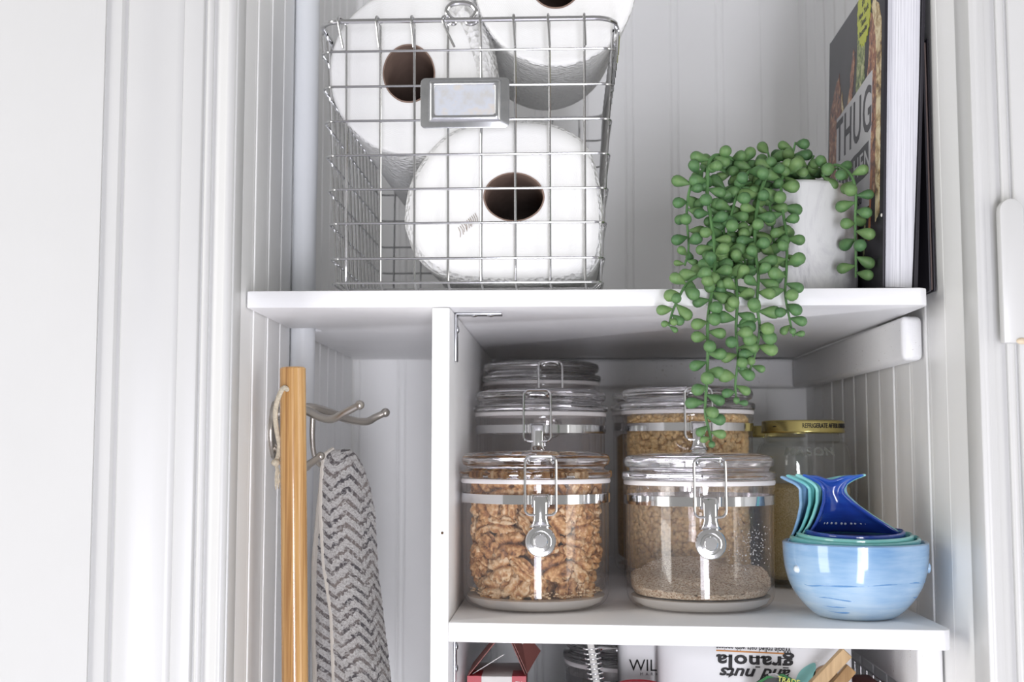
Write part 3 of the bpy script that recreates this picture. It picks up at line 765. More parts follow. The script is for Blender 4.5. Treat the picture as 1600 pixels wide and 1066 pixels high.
for k in range(700):
    a = random.uniform(0, 2 * PI); r = (R0 - .004) * math.sqrt(random.random()); s = random.uniform(.0006, .0018)
    mb.ball((r * cos(a), r * sin(a), .0130 + random.random() * .004), s, 1, (1, 1, .7))
o = stuff(tag(mb.build('walnut_crumbs', M['walnut']), 'tan walnut crumbs on the bottom of the front left canister', 'crumbs')); o.location = (jx, jy, ZL)

# nut meal heap
rows = []; rr = CR - .0036
def meal_h(x, y): return .026 + .010 * (y / .06) + .005 * noise.noise(Vector((x * 25, y * 25, 2))) + .0016 * noise.noise(Vector((x * 190, y * 190, 5))) + .0010 * noise.noise(Vector((x * 520, y * 520, 9)))
N = 110
rows.append([Vector((.0560 * cos(2 * PI * k / N), .0560 * sin(2 * PI * k / N), .0124)) for k in range(N)])
rows.append([Vector((.0592 * cos(2 * PI * k / N), .0592 * sin(2 * PI * k / N), .0170)) for k in range(N)])
for i in range(46):
    q = rr * (1 - i / 46)
    rows.append([Vector((q * cos(2 * PI * k / N), q * sin(2 * PI * k / N), meal_h(q * cos(2 * PI * k / N), q * sin(2 * PI * k / N)))) for k in range(N)])
o = stuff(tag(MB().grid(rows, True).build('nut_meal', M['crumbs'], None, 180), 'speckled beige nut meal heaped in the clear canister by the whale cups', 'nut meal')); o.location = (.1185, 1.093, ZL)
mb = MB()
for k in range(160):                      # dust of meal clinging to the wall
    a = math.radians(random.gauss(-48, 11)); zz = random.gauss(.058, .010)
    mb.ball(((rr - .0002) * cos(a), (rr - .0002) * sin(a), zz), random.uniform(.0002, .0006), 1)
mb.v = [v for v in mb.v]
stuff(mb.build('clinging_dust', M['cartonwhite'], o))

# kernels
def kernels(label, x, y, h, n, seed):
    rnd = random.Random(seed); mb = MB()
    bm = bmesh.new(); bmesh.ops.create_icosphere(bm, subdivisions=1, radius=1); bv = [v.co.copy() for v in bm.verts]; bm.verts.index_update(); bf = [[v.index for v in f.verts] for f in bm.faces]; bm.free()
    R = CR - .0034
    for k in range(n):
        if k < n * .72: a, zz, r = rnd.uniform(0, 2 * PI), rnd.uniform(.014, h), R - .0030 - rnd.random() * .0016
        else: a, zz, r = rnd.uniform(0, 2 * PI), h + rnd.uniform(-.002, .002), (R - .004) * math.sqrt(rnd.random())
        if zz < .022: r -= .008
        q = Quaternion((rnd.gauss(0, 1), rnd.gauss(0, 1), rnd.gauss(0, 1), rnd.gauss(0, 1))).normalized()
        c = Vector((r * cos(a), r * sin(a), zz)); s = rnd.uniform(.85, 1.15)
        mb.add([c + q @ Vector((v.x * .0026 * s, v.y * (.0030 + .0008 * v.x) * s, v.z * .0040 * s)) for v in bv], bf)
    mb.lathe([(0, .0135), (.048, .0135), (R - .006, .024), (R - .006, h - .002), (0, h - .002)], 40)
    o = stuff(tag(mb.build('popcorn_kernels', M['kernel'], None, 180), label, 'popcorn')); o.location = (x, y, ZL)
kernels('golden popcorn kernels filling the tall canister behind the nut meal', 0.1235, 1.240, .166, 5200, 3)
mb = MB().lathe([(0, .0125), (.048, .0125), (.0590, .0205), (CR - .0042, .026), (CR - .0042, .150), (CR - .010, .153), (0, .155)], 60)
o = stuff(tag(mb.build('tan_grain', M['tan'], None, 50), 'tan grain inside the back canister hidden by the popcorn', 'grain')); o.location = (.1200, 1.388, ZL)
mb = MB().lathe([(0, .0125), (.048, .0125), (.0590, .0205), (CR - .0042, .026), (CR - .0042, .086), (0, .088)], 60)
o = stuff(tag(mb.build('dark_beans', M['beans'], None, 50), 'dark red beans inside the canister behind the coil-bound notebook', 'beans')); o.location = (.0660, 1.240, ZF)

# ---------------------------------------------------------------- glass jars with gold lids
def gold_jar(label, x, y, rb, H, rl, text, group='glass jars with gold lids'):
    j = thing('glass_jar', label, 'jar', (x, y, ZL), 0, group)
    sh = H - .050
    out = [(0, .001), (rb - .010, .0004), (rb - .003, .003), (rb, .010), (rb, sh)] + [(rl - .0020 + (rb - rl + .0020) * cos(a) ** .8, sh + (H - .022 - sh) * sin(a)) for a in [PI / 2 * k / 8 for k in range(1, 8)]] + [(rl - .0025, H - .021), (rl - .0015, H - .0185), (rl - .0030, H - .0165), (rl - .0030, H - .003)]
    inn = [(max(0, r - .0026), z + (.004 if z < .02 else 0)) for r, z in out[::-1]]
    inn[-1] = (0, .006)
    MB().lathe(out + inn, 72).build('body', M['glass'], j, 50)
    MB().lathe([(rl, H - .0125), (rl + .0006, H - .0118), (rl + .0006, H - .0108), (rl, H - .0100), (rl, H - .0015), (rl - .0010, H - .0003), (rl - .003, H), (0, H - .0006), (0, H - .0020), (rl - .0008, H - .0020), (rl - .0008, H - .0125)], 72, closed=False).build('lid', M['gold'], j, 50)
    if text:
        def wrap(tm, r, a0, zz, slope=0):
            vs = []
            for v in tm.v:
                q = r + v.z - slope * v.y; a = -PI / 2 + a0 + v.x / r
                vs.append(Vector((q * cos(a), q * sin(a), zz + v.y)))
            tm.v = vs; return tm
        wrap(fit(text_mb('REFRIGERATE AFTER OPENING', .0064, .0003, weight=.00010), .0600), rl + .0002, .53, H - .0058).build('lettering', M['ink'], j, 0)
        wrap(text_mb('–', .0068, .0003, weight=.0002), rl + .0002, -.92, H - .0058).build('lettering', M['ink'], j, 0)
        wrap(text_mb('MASON', .0115, .0016, weight=.0002, sx=1.15, spacing=1.15), rb - .0040, -.04, H - .0315, .62).build('embossed_lettering', M['glasstext'], j, 30)
    return j
JH = .1650
gold_jar('clear glass jar with gold printed lid behind the whale measuring cups', .2430, 1.268, .0480, JH, .0410, True)
gold_jar('clear glass jar with plain gold lid at the back, behind the printed-lid jar', .2330, 1.420, .0480, .1620, .0410, False)
mb = MB().lathe([(0, .0075), (.036, .0075), (.0440, .012), (.0450, .018), (.0450, .098), (.030, .101), (0, .1015)], 60)
o = stuff(tag(mb.build('yellow_grain', M['grain'], None, 50), 'fine yellow grain filling the glass jar behind the whale cups', 'grain')); o.location = (.2430, 1.268, ZL)
mb = MB().lathe([(0, .0075), (.036, .0075), (.0440, .012), (.0450, .018), (.0450, .085), (0, .086)], 60)
o = stuff(tag(mb.build('tan_grain', M['tan'], None, 50), 'tan grain inside the jar at the very back', 'grain')); o.location = (.2330, 1.420, ZL)

# ---------------------------------------------------------------- whale measuring cups
WX, WY = .2390, 1.036
def whale_cup(label, r, zb, rimz, mat, tail, dy, dots=False, big=False, lean=.003):
    """bowl of radius r from zb to rimz plus a back wall that rises into a whale tail"""
    c = thing('whale_measuring_cup', label, 'measuring cup', (WX, WY, ZL), 0, 'nested whale measuring cups')
    h = rimz - zb; th = .0032
    shape = [(0, 0), (.50, 0), (.57, .03), (.67, .11), (.79, .24), (.90, .42), (.965, .62), (.99, .80), (1.0, 1.0)]
    out = [(a * r, zb + b * h) for a, b in shape]
    inn = [(max(0, a * r - th), zb + max(b * h, .0035) if b < .9 else zb + h) for a, b in shape][::-1]; inn[-1] = (0, zb + .0035)
    prof = [Vector((p[0], 0, p[1])) for p in out[1:]]; prof = [(0, zb)] + [(p.x, p.z) for p in spline(prof, 4)] + [(r - th * .5, zb + h + .0010)] + inn
    bw_ = MB().lathe(prof, 64)
    for v in bw_.v: v.z -= lean * max(0, -v.y / r) * max(0, (v.z - zb) / h)          # the lip dips at the front
    bw_.build('bowl', mat, c, 50)
    rows = []; nu = 25
    zt = [t[0] for t in tail]
    for k in range(29):
        z = zt[0] + (zt[-1] - zt[0]) * (k / 28); w, cx, d, yo = lerp(tail, z)
        t = k / 28; row = []
        for i in range(nu):
            u = -1 + 2 * i / (nu - 1)
            notch = (-.0048 * math.exp(-(u / .35) ** 2) - .0022 * u ** 2) * max(0, (t - .78) / .22)
            row.append(Vector((cx + w * u, dy + yo + d * math.sqrt(max(0, 1 - (u * .995) ** 2)), z + notch - .0 * u)))
        rows.append(row)
    o = MB().grid(rows).build('tail', mat, c, 180)
    so = o.modifiers.new('thickness', 'SOLIDIFY'); so.thickness = .0030; so.offset = 1
    sd = o.modifiers.new('round', 'SUBSURF'); sd.levels = 1; sd.render_levels = 1
    if dots:
        mb = None
        for i in range(11):
            u = -.62 + 1.28 * i / 10 + random.uniform(-.02, .02); z = zt[0] + .0060 + .0015 * abs(u)
            w, cx, d, yo = lerp(tail, z)
            MB().ball((cx + w * u * 1.0, dy + yo + d * math.sqrt(1 - u * u * .99) - .0034, z), .00115, 2, (1, .6, 1)).build('dot', M['whitedot'], c)
    if big:
        def on(a, z, e=0):
            b = max(0, min(1, (z - zb) / h)); rad = lerp([(b_, a_) for a_, b_ in shape[1:]], b)[0] * r + e
            return Vector((rad * sin(a), -rad * cos(a), z))
        MB().ball(on(-1.14, .0405, -.0002), .0032, 2).build('eye', M['whitedot'], c)
        for name, pts in (('mouth_line', [(-1.25, .034), (-1.0, .0285), (-.7, .0295), (-.3, .0300), (.2, .0315), (.7, .0320), (1.1, .0305), (1.3, .033)]),
                          ('belly_line', [(-.95, .019), (-.7, .0200), (-.4, .0185), (-.2, .0175)]), ('belly_line', [(-.9, .013), (-.6, .0125), (-.3, .0130)]),
                          ('belly_line', [(.75, .021), (1.0, .019), (1.2, .020)]), ('belly_line', [(-.8, .0085), (-.5, .0078), (-.35, .0082)])):
            P = spline([on(a, z, -.0004) for a, z in pts], 6); n = len(P)
            MB().tube(P, [.0010 * (sin(PI * (i + .5) / n) ** .4) for i in range(n)], 6).build(name, M['blueline'], c)
        MB().ball(on(1.42, .0405, .0006), .0035, 2, (.6, 1, 1.3)).build('eye', M['blue1'], c)
    return c
def tail(z0, r, neck_w, neck_c, fl_w, fl_c, d, zt=.1155, rs=1):
    zn = .103
    f = lambda t: z0 + (zn - z0) * t
    return [(z0, r, 0, d, 0), (f(.22), r + (neck_w - r) * .30, neck_c * .22, d * .82, .002), (f(.45), r + (neck_w - r) * .58, neck_c * .5, d * .62, .005),
            (f(.72), r + (neck_w - r) * .86, neck_c * .8, d * .42, .010), (f(.92), neck_w * 1.02, neck_c, d * .28, .0145), (zn, neck_w, neck_c, d * .24, .0155),
            (zn + (zt - zn) * .35, neck_w + (fl_w - neck_w) * .18, neck_c + (fl_c - neck_c) * .3, d * .24, .0145), (zn + (zt - zn) * .7, neck_w + (fl_w - neck_w) * .55, fl_c, d * .28, .011), (zt, fl_w, fl_c, d * .3, .007)]
whale_cup('largest pale blue ceramic whale measuring cup, outermost of the nest', .0584, .0005, .0605, M['blue1'], tail(.058, .0560, .0205, -.0215, .0330, -.0270, .0540, .1150), 0, big=True, lean=.0)
whale_cup('teal ceramic whale measuring cup nested directly inside the pale blue one', .0522, .0070, .0648, M['teal2'], tail(.0625, .0500, .0160, -.0185, .0330, -.0225, .0470, .1160), -.0015)
whale_cup('mint teal ceramic whale measuring cup around the cobalt one', .0468, .0130, .0675, M['teal3'], tail(.0655, .0446, .0125, -.0160, .0310, -.0170, .0410, .1165), -.0030)
whale_cup('smallest cobalt blue ceramic whale measuring cup with a row of white dots', .0402, .0190, .0700, M['navy4'], tail(.0680, .0385, .0095, -.0138, .0270, -.0155, .0340, .1165), -.0045, dots=True)

# ---------------------------------------------------------------- trailing potted succulent
PX, PYc = .2010, 1.112
pt = thing('potted_succulent', 'trailing green bead-leaved succulent in a round marble pot hanging over the shelf edge', 'plant', (PX, PYc, ZU))
po = Vector((PX, PYc, ZU)); pr = .0625; phh = .1010
MB().lathe([(0, .0005), (pr - .006, .0005), (pr - .003, .002), (pr - .001, .006), (pr, .02), (pr, phh - .004), (pr - .0012, phh - .001), (pr - .0035, phh), (pr - .006, phh - .001), (pr - .0068, phh - .006), (pr - .0068, .012), (0, .010)], 72).build('pot', M['pot'], pt, 50)
MB().lathe([(0, .090), (.030, .0895), (pr - .0072, .086), (pr - .0072, .080), (0, .080)], 40).build('soil', M['soil'], pt, 40)
lf = MB().lathe([(0, 0), (.0006, .0002), (.0010, .0012), (.0020, .0034), (.0034, .0066), (.0042, .0096), (.0040, .0120), (.0028, .0138), (.0012, .0147), (0, .0149)], 14)
lf.xf(Matrix.Diagonal((1.22, 1.22, 1.16, 1)))
leaf_me = lf.mesh('leaf', M['leaf'], 180)
nleaf = 0
def strand(pts, r0=.0015, gap=.0052, size=1.0, tip=True, start=.0, roll0=0.0):
    global nleaf
    P = spline([at(a, b, y) - po for a, b, y in pts], 7); m = len(P)
    # resample
    L = [0]
    for a, b in zip(P, P[1:]): L.append(L[-1] + (b - a).length)
    st = MB().tube(P, [r0 * (1 - .45 * i / m) for i in range(m)], 7).build('stem', M['stem'], pt)
    s = start; k = 0
    while s < L[-1]:
        i = max(j for j in range(m) if L[j] <= s); i = min(i, m - 2); t = (s - L[i]) / max(1e-9, L[i + 1] - L[i])
        p = P[i].lerp(P[i + 1], t); d = (P[i + 1] - P[i]).normalized()
        near_end = max(0, 1 - (L[-1] - s) / .022) if tip else 0
        az = roll0 + k * 2.4 + random.uniform(-.35, .35)
        side = Vector((cos(az), sin(az) * .85 - .22, 0)); side = (side - d * side.dot(d)).normalized()
        if p.z + ZU < 1.537 and side.y > .12: side.y *= -.6; side.normalize()
        dr = (side + d * random.uniform(-.05, .45) * (1 + near_end)).normalized()
        sc_ = size * random.uniform(.82, 1.06) * (1 - .52 * near_end)
        o = link('leaf', leaf_me, st, p + dr * .0006); o.rotation_euler = dr.to_track_quat('Z', 'Y').to_euler(); o.scale = (sc_,) * 3; nleaf += 1
        s += gap * random.uniform(.8, 1.2) * (1 - .55 * near_end); k += 1
    return st
E_ = .986
strand([(1150, 275, 1.06), (1110, 262, 1.045), (1082, 285, 1.035), (1073, 330, 1.03), (1076, 385, 1.025), (1070, 415, 1.02)], gap=.0062)
strand([(1140, 400, 1.03), (1100, 425, 1.00), (1075, 442, .99), (1060, 466, E_), (1050, 490, E_), (1045, 510, E_)], gap=.0054)
strand([(1180, 268, 1.07), (1135, 245, 1.045), (1110, 250, 1.035), (1105, 300, 1.03), (1112, 350, 1.02), (1117, 400, 1.01), (1113, 450, .992), (1106, 500, E_), (1106, 550, E_), (1104, 600, E_), (1102, 645, E_), (1109, 678, E_), (1112, 698, E_)], .0019, gap=.0064)
strand([(1200, 262, 1.06), (1170, 268, 1.04), (1150, 310, 1.03), (1140, 350, 1.025), (1136, 390, 1.02), (1139, 432, 1.01)], gap=.0060)
strand([(1225, 262, 1.06), (1202, 268, 1.035), (1186, 310, 1.028), (1180, 350, 1.02), (1180, 390, 1.012), (1185, 430, 1.0), (1183, 475, E_), (1187, 515, E_), (1180, 552, E_), (1170, 584, E_)], .0018, gap=.0060)
strand([(1160, 360, 1.035), (1150, 420, 1.01), (1152, 470, E_ + .004), (1150, 515, E_), (1153, 560, E_), (1149, 600, E_), (1151, 632, E_)], .0016, gap=.0058)
strand([(1240, 268, 1.055), (1222, 278, 1.038), (1222, 320, 1.03), (1229, 370, 1.02), (1229, 420, 1.003), (1227, 460, .99), (1234, 500, E_), (1240, 526, E_)], gap=.0062)
strand([(1285, 275, 1.06), (1305, 258, 1.05), (1328, 272, 1.042), (1337, 300, 1.04), (1336, 350, 1.04), (1337, 395, 1.04), (1337, 434, 1.04)], .0016, gap=.0066, tip=False)
strand([(1175, 285, 1.05), (1128, 300, 1.04), (1130, 350, 1.03), (1135, 400, 1.02), (1132, 440, 1.0), (1128, 468, .994)], gap=.0062)
strand([(1220, 285, 1.05), (1202, 300, 1.042), (1206, 345, 1.035), (1210, 395, 1.025), (1204, 430, 1.01)], gap=.0066)
strand([(1165, 290, 1.05), (1163, 330, 1.04), (1160, 380, 1.03), (1165, 420, 1.015)], gap=.0070)
strand([(1225, 285, 1.09), (1235, 255, 1.085), (1243, 222, 1.08)], gap=.0052, tip=False, roll0=1)
strand([(1255, 290, 1.085), (1262, 262, 1.08), (1272, 243, 1.075)], gap=.0056, tip=False, roll0=2)
strand([(1230, 285, 1.10), (1205, 255, 1.09), (1200, 238, 1.085)], gap=.0056, tip=False)
strand([(1215, 285, 1.10), (1180, 258, 1.09), (1165, 248, 1.085)], gap=.0056, tip=False)
strand([(1230, 285, 1.09), (1285, 272, 1.085), (1310, 262, 1.08)], gap=.0060, tip=False)
strand([(1195, 285, 1.12), (1150, 262, 1.11), (1140, 248, 1.11)], gap=.0060, tip=False)
print('leaves', nleaf)

# ---------------------------------------------------------------- broom pole, cord, hook, towel
p0, p1 = at(457.5, 574, 1.035), at(461, 1066, 1.035)
dirp = (p1 - p0).normalized(); bot = p0 + dirp * ((p0.z - .012) / -dirp.z)
br = thing('broom_pole', 'round varnished bamboo pole hanging in front of the coat hook', 'pole', p0)
zq = Vector((0, 0, 1)).rotation_difference(-dirp).to_matrix().to_4x4(); Lp = (p0 - bot).length
RP = .01095
MB().lathe([(0, -Lp), (RP, -Lp), (RP, -.0012), (RP - .0012, 0), (0, 0)], 40).xf(zq).build('shaft', M['bamboo'], br, 40)
hl = at(447, 608, 1.0265) - p0
MB().lathe([(0, .0), (.0028, .0), (.0032, -.0012), (.0034, -.004)], 20).xf(Matrix.Translation((hl.x, -RP * .89 - .0004, hl.z)) @ Matrix.Rotation(-.5, 4, 'Z') @ MX).build('cord_hole_shade', M['hole'], br, 40)  # dark disc on the uncut shaft, painted as the shade of the hole
cp = [(449, 609, 1.0245), (444, 606, 1.020), (438, 614, 1.0195), (432, 632, 1.022), (430, 652, 1.026), (433, 676, 1.032), (437, 697, 1.037), (434, 715, 1.038), (430, 724, 1.036)]
rng = random.Random(5)
MB().tube(rel_ := [at(a, b, y) - p0 for a, b, y in spline([Vector(c) for c in cp], 5)], .0021, 8).build('hanging_cord', M['cord'], br)
MB().ball(at(431, 723, 1.036) - p0, .0036, 2, (1.1, 1, .9)).build('cord_knot', M['cord'], br)
mb = MB()
for k in range(9):
    a = at(432 + rng.uniform(-2, 2), 727, 1.036) - p0; b = at(434 + rng.uniform(-5, 4), 748 + rng.uniform(-8, 18), 1.037) - p0
    mb.tube([a, (a + b) / 2 + Vector((rng.uniform(-.001, .001), 0, 0)), b], .0006, 5)
stuff(mb.build('frayed_end', M['cord'], br))

hy = 1.112; hkx = wall_at(hy) + .0016
hk = thing('coat_hook', 'brushed nickel coat hook with four prongs on the left wall behind bamboo pole', 'hook', (hkx, hy, 1.416))
ho = Vector((hkx, hy, 1.416))
pl = []
for k in range(32):
    a = 2 * PI * k / 32; pl.append((.019 * cos(a) * (1 - .18 * sin(a) * sin(a)), .0265 * sin(a)))
MB().prism(pl, 0, .004, Matrix(((0, 0, 1, -.0002), (1, 0, 0, 0), (0, 1, 0, 0), (0, 0, 0, 1))), .0012).build('wall_plate', M['nickel'], hk, 50)
def prong(pts, r):
    P = spline([Vector(p) for p in pts], 6); n = len(P)
    mb = MB().tube(P, [r * (1.15 - .35 * i / n) for i in range(n)], 12, flat=.9); mb.ball(P[-1], r * 1.02, 2); return mb
q = lambda a, b, y: at(a, b, y) - ho
prong([(.002, -.004, .014), q(470, 640, 1.105), q(500, 652, 1.090), q(519, 655, 1.080), q(537, 646, 1.074), (q(562, 633, 1.070))], .0042).build('upper_prong', M['nickel'], hk, 60)
prong([(.002, .004, .014), q(478, 637, 1.120), q(515, 645, 1.140), q(545, 656, 1.155), q(572, 659, 1.165), q(587, 652, 1.170), (q(602, 645, 1.172))], .0044).build('upper_prong', M['nickel'], hk, 60)
prong([(.002, -.004, -.014), q(470, 730, 1.100), q(484, 725, 1.085), (q(501, 713, 1.078))], .0038).build('lower_prong', M['nickel'], hk, 60)
prong([q(489, 650, 1.128), q(488, 680, 1.130), q(490, 706, 1.134), q(497, 724, 1.140), q(508, 728, 1.146), q(520, 720, 1.150), q(528, 712, 1.152)], .0026).build('lower_prong', M['nickel'], hk, 60)

tw = thing('hand_towel', 'grey and cream chevron terry towel hanging folded over the lower hook', 'towel', tuple(at(530, 706, 1.14)))
to = tw.location.copy()
def sheet(name, tab, mat, th=.005, nu=26, nv=70, parent=tw, uoff=0.0, hem=None, zend=1290):
    """tab: (py, left px, right px, y at left, bulge towards camera, y at right)"""
    me_rows, uvs = [], []; ytop = tab[0][0]
    for j in range(nv):
        py = ytop + (zend - ytop) * j / (nv - 1); l, r, yl, bu, yr = lerp(tab, py); row = []
        for i in range(nu):
            u = i / (nu - 1); px = l + (r - l) * u
            y = yl + (yr - yl) * u - bu * sin(PI * min(1, u * 1.05)) ** .8 + .0022 * noise.noise(Vector((u * 3, py * .012, uoff * 50)))
            row.append(at(px, py, y) - to)
        me_rows.append(row)
    mb = MB().grid(me_rows); me = mb.mesh(name, mat, 180); uvl = me.uv_layers.new(name='UVMap')
    ul = [[0] * nu for _ in range(nv)]
    for j in range(nv):
        s = 0
        for i in range(1, nu): s += (me_rows[j][i] - me_rows[j][i - 1]).length; ul[j][i] = s
    for lp in me.loops:
        j, i = divmod(lp.vertex_index, nu); uvl.data[lp.index].uv = (ul[j][i] + uoff + .004 * sin(j * .07), j * abs(me_rows[1][0].z - me_rows[0][0].z))
    o = link(name, me, parent); so = o.modifiers.new('thickness', 'SOLIDIFY'); so.thickness = th; so.offset = 0
    ss = o.modifiers.new('fine', 'SUBSURF'); ss.levels = 1; ss.render_levels = 2
    tx = D.textures.new('fuzz', 'CLOUDS'); tx.noise_scale = .003; dp = o.modifiers.new('fuzz', 'DISPLACE'); dp.texture = tx; dp.strength = .0022; dp.mid_level = .5
    if hem:
        pts = [r[0 if hem < 0 else -1] + Vector((.0, -.001, 0)) for r in me_rows]
        MB().tube(pts, .0032, 8, flat=1).build('hem', M['hem'], parent)
    return o
sheet('front_fold', [(703, 522, 546, 1.150, .002, 1.150), (709, 510, 556, 1.146, .006, 1.152), (725, 506, 566, 1.144, .010, 1.155), (760, 504, 578, 1.142, .013, 1.158), (800, 503, 586, 1.140, .015, 1.160), (880, 508, 589, 1.134, .018, 1.160), (960, 520, 598, 1.126, .020, 1.158), (1066, 524, 611, 1.116, .022, 1.152), (1290, 530, 630, 1.10, .024, 1.14)], M['towel'], hem=-1)
sheet('rear_fold', [(722, 508, 530, 1.166, .0, 1.172), (790, 500, 540, 1.168, .004, 1.178), (880, 492, 545, 1.168, .006, 1.182), (960, 492, 550, 1.164, .008, 1.182), (1066, 494, 560, 1.156, .010, 1.18), (1290, 496, 570, 1.15, .012, 1.178)], M['towel'], uoff=.05, hem=-1)

# ---------------------------------------------------------------- things under the middle shelf
# red and white gable carton
gb = thing('gable_carton', 'small red and white gable-top carton in the corner under the canister shelf', 'carton', (-.0605, 1.165, ZF))
gw, gd, gz = .0262, .036, .1205
MB().box((-gw, -gd, .0005), (gw, gd, gz), .0006).build('carton_body', M['cartonwhite'], gb)
for s in (-1, 1):
    MB().box((min(s * .0140, s * gw) - .0002, -gd - .0005, .0004), (max(s * .0140, s * gw) + .0004, -gd + .03, gz + .0003)).build('red_stripe', M['red'], gb, 0)
ap = (.008, gz + .042)
def panel(name, a, b, y0, y1, th, mat, win=None):
    a, b = Vector((a[0], 0, a[1])), Vector((b[0], 0, b[1])); d = (b - a); n = Vector((d.z, 0, -d.x)).normalized() * th
    mb = MB(); P = [a, b, b + n, a + n]
    mb.add([p + Vector((0, y, 0)) for y in (y0, y1) for p in P], [(0, 1, 2, 3), (4, 5, 6, 7), (0, 1, 5, 4), (1, 2, 6, 5), (2, 3, 7, 6), (3, 0, 4, 7)])
    return mb.build(name, mat, gb, 0)
panel('roof_flap', (-gw, gz), ap, -gd + .002, gd - .002, .0008, M['kraft'])
panel('roof_flap', (gw, gz), ap, -gd + .006, gd - .002, -.0008, M['kraft'])
MB().add([(gw + .0005, -gd + .010, gz + .001), (gw + .012, gd * .2, gz + .016), (.018, gd * .2, gz + .040), (.009, -gd + .010, gz + .040), (gw + .0013, -gd + .010, gz + .001), (gw + .0128, gd * .2, gz + .016), (.0188, gd * .2, gz + .040), (.0098, -gd + .010, gz + .040)],
         [(0, 1, 2, 3), (4, 5, 6, 7), (0, 1, 5, 4), (1, 2, 6, 5), (2, 3, 7, 6), (3, 0, 4, 7)]).build('side_flap', M['kraft'], gb, 0)
MB().add([(.0196, -.012, gz + .017), (.0262, .000, gz + .017), (.0222, .000, gz + .029), (.0160, -.012, gz + .029)], [(0, 1, 2, 3)]).xf(Matrix.Translation((.0016, -.001, 0))).build('flap_window', M['cartonwhite'], gb, 0)
panel('inner_flap', (-gw + .003, gz), (.006, gz + .018), -gd + .010, -gd + .011, .0006, M['cartonwhite'])
text_mb('TM', .0045, .0003).xf(Matrix.Translation((.020, -gd - .0007, gz - .006)) @ MX).build('lettering', M['cartonwhite'], gb, 0)

# coil notebook
na, nb = at(959, 1000, 1.03), at(972, 1082, 1.03)
nbk = thing('coil_notebook', 'black coil-bound notebook standing on edge under the canister shelf', 'notebook', (nb.x, 1.03, ZF))
lean = math.atan2(nb.x - na.x, na.z - nb.z)
nbk.rotation_euler = (0, -lean, 0); HN = ZLB - .004 - ZF
MB().box((-.0045, .006, .0005), (-.0030, .120, HN), .0004).build('cover', M['blackplastic'], nbk)
MB().box((-.0028, .008, .002), (.0028, .118, HN - .002), .0002).build('sheets', M['cartonwhite'], nbk)
MB().box((.0030, .006, .0005), (.0045, .120, HN), .0004).build('cover', M['blackplastic'], nbk)
ring_me = MB().tube([(.0062 * cos(a), .0055 * sin(a) + .0045, .0012 * sin(a / 2)) for a in [2 * PI * k / 20 for k in range(20)]], .00075, 7, True).mesh('ring', M['chrome'], 60)
zz = .006
while zz < HN - .003: link('ring', ring_me, nbk, (0, 0, zz)); zz += .0040

def pouch(name, label, x0, x1, y, z0, z1, mat, belly=.012, tilt=0.0):
    c = thing(name, label, 'pouch', ((x0 + x1) / 2, y, z0)); w = (x1 - x0) / 2; h = z1 - z0
    rows = []
    for k in range(15):
        t = k / 14; th = belly * min(1, (1 - t) / .06 + .06) ** .5 + .0008; ring = []
        for i in range(32):
            a = 2 * PI * i / 32; ca, sa = cos(a), sin(a)
            ring.append(Vector((w * math.copysign(abs(ca) ** .35, ca), th * math.copysign(abs(sa) ** .8, sa) + tilt * t * h + .0012 * noise.noise(Vector((ca * 2, sa, t * 5))), h * t)))
        rows.append(ring)
    mb = MB().grid(rows, True); n = len(mb.v); mb.f += [tuple(range(32)), tuple(range(n - 1, n - 33, -1))]
    mb.build('pouch_body', mat, c, 60); return c
def stick(parent, mb, X, Z, y, name, mat, flip=False, rotd=0):
    """flat print laid on the near face of a pouch"""
    o = parent.location
    Mx = Matrix.Translation((X - o.x, y - o.y, Z - o.z)) @ Matrix.Rotation(math.radians(rotd), 4, 'Y') @ MX
    if flip: Mx = Mx @ Matrix.Rotation(PI, 4, 'Z')
    return mb.xf(Mx).build(name, mat, parent, 0)
# white pouch behind, lettered
wy = 1.115
wp = pouch('snack_pouch', 'plain white pouch with thin black capital lettering behind the coil notebook', at(966, 1066, wy).x, at(1060, 1066, wy).x, wy + .010, ZF, ZLB - .006, M['bagwhite2'], .010)
a = at(1014, 1041, wy - .0015)
stick(wp, text_mb('WILD', .0145, .0003, sx=.95), a.x, a.z, wy - .0010, 'lettering', M['ink'])
a = at(1018, 1054, wy - .0015)
stick(wp, text_mb('M A R K E T', .0036, .0003, spacing=1.3), a.x + .002, a.z, wy - .0010, 'lettering', M['inkgrey'])
gy = 1.085
gp = pouch('granola_pouch', 'large white granola pouch standing upside down with black serif lettering', at(1029, 1066, gy).x, at(1336, 1066, gy).x, gy + .012, ZF, ZLB - .007, M['bagwhite'], .011)
GY = gy - .0003
def put(mb, px0, px1, py0, py1, mat):
    a, b = at(px0, py0, GY), at(px1, py1, GY); c = (a + b) / 2
    stick(gp, fit(mb, (b - a).length), c.x, c.z, GY, 'lettering', mat, True, math.degrees(math.atan2(a.z - b.z, b.x - a.x)))
def slab_text(txt, size, weight, serifs):
    """bold lettering with slab serifs, (x, y, half width) in units of the size"""
    mb = text_mb(txt, size, .0003, weight=weight, spacing=1.08)
    for x, y, w in serifs: mb.box(((x - w) * size, (y - .030) * size, -.00015), ((x + w) * size, (y + .030) * size, .00015))
    return mb
put(text_mb('grains, nuts, seeds & coconut oil', .0062, .0003, weight=.00006), 1117, 1237, 1003.0, 1010.5, M['ink'])
put(text_mb('Whole rolled oats with ancient', .0066, .0003, weight=.00008), 1119, 1236, 1010.5, 1016.5, M['ink'])
a, b = at(1119, 1016.5, GY), at(1225, 1021.5, GY); c = (a + b) / 2
stick(gp, MB().box((-(b - a).length / 2, -.0006, 0), ((b - a).length / 2, .0006, .0003)), c.x, c.z, GY, 'printed_rule', M['orangeink'], False, math.degrees(math.atan2(a.z - b.z, b.x - a.x)))
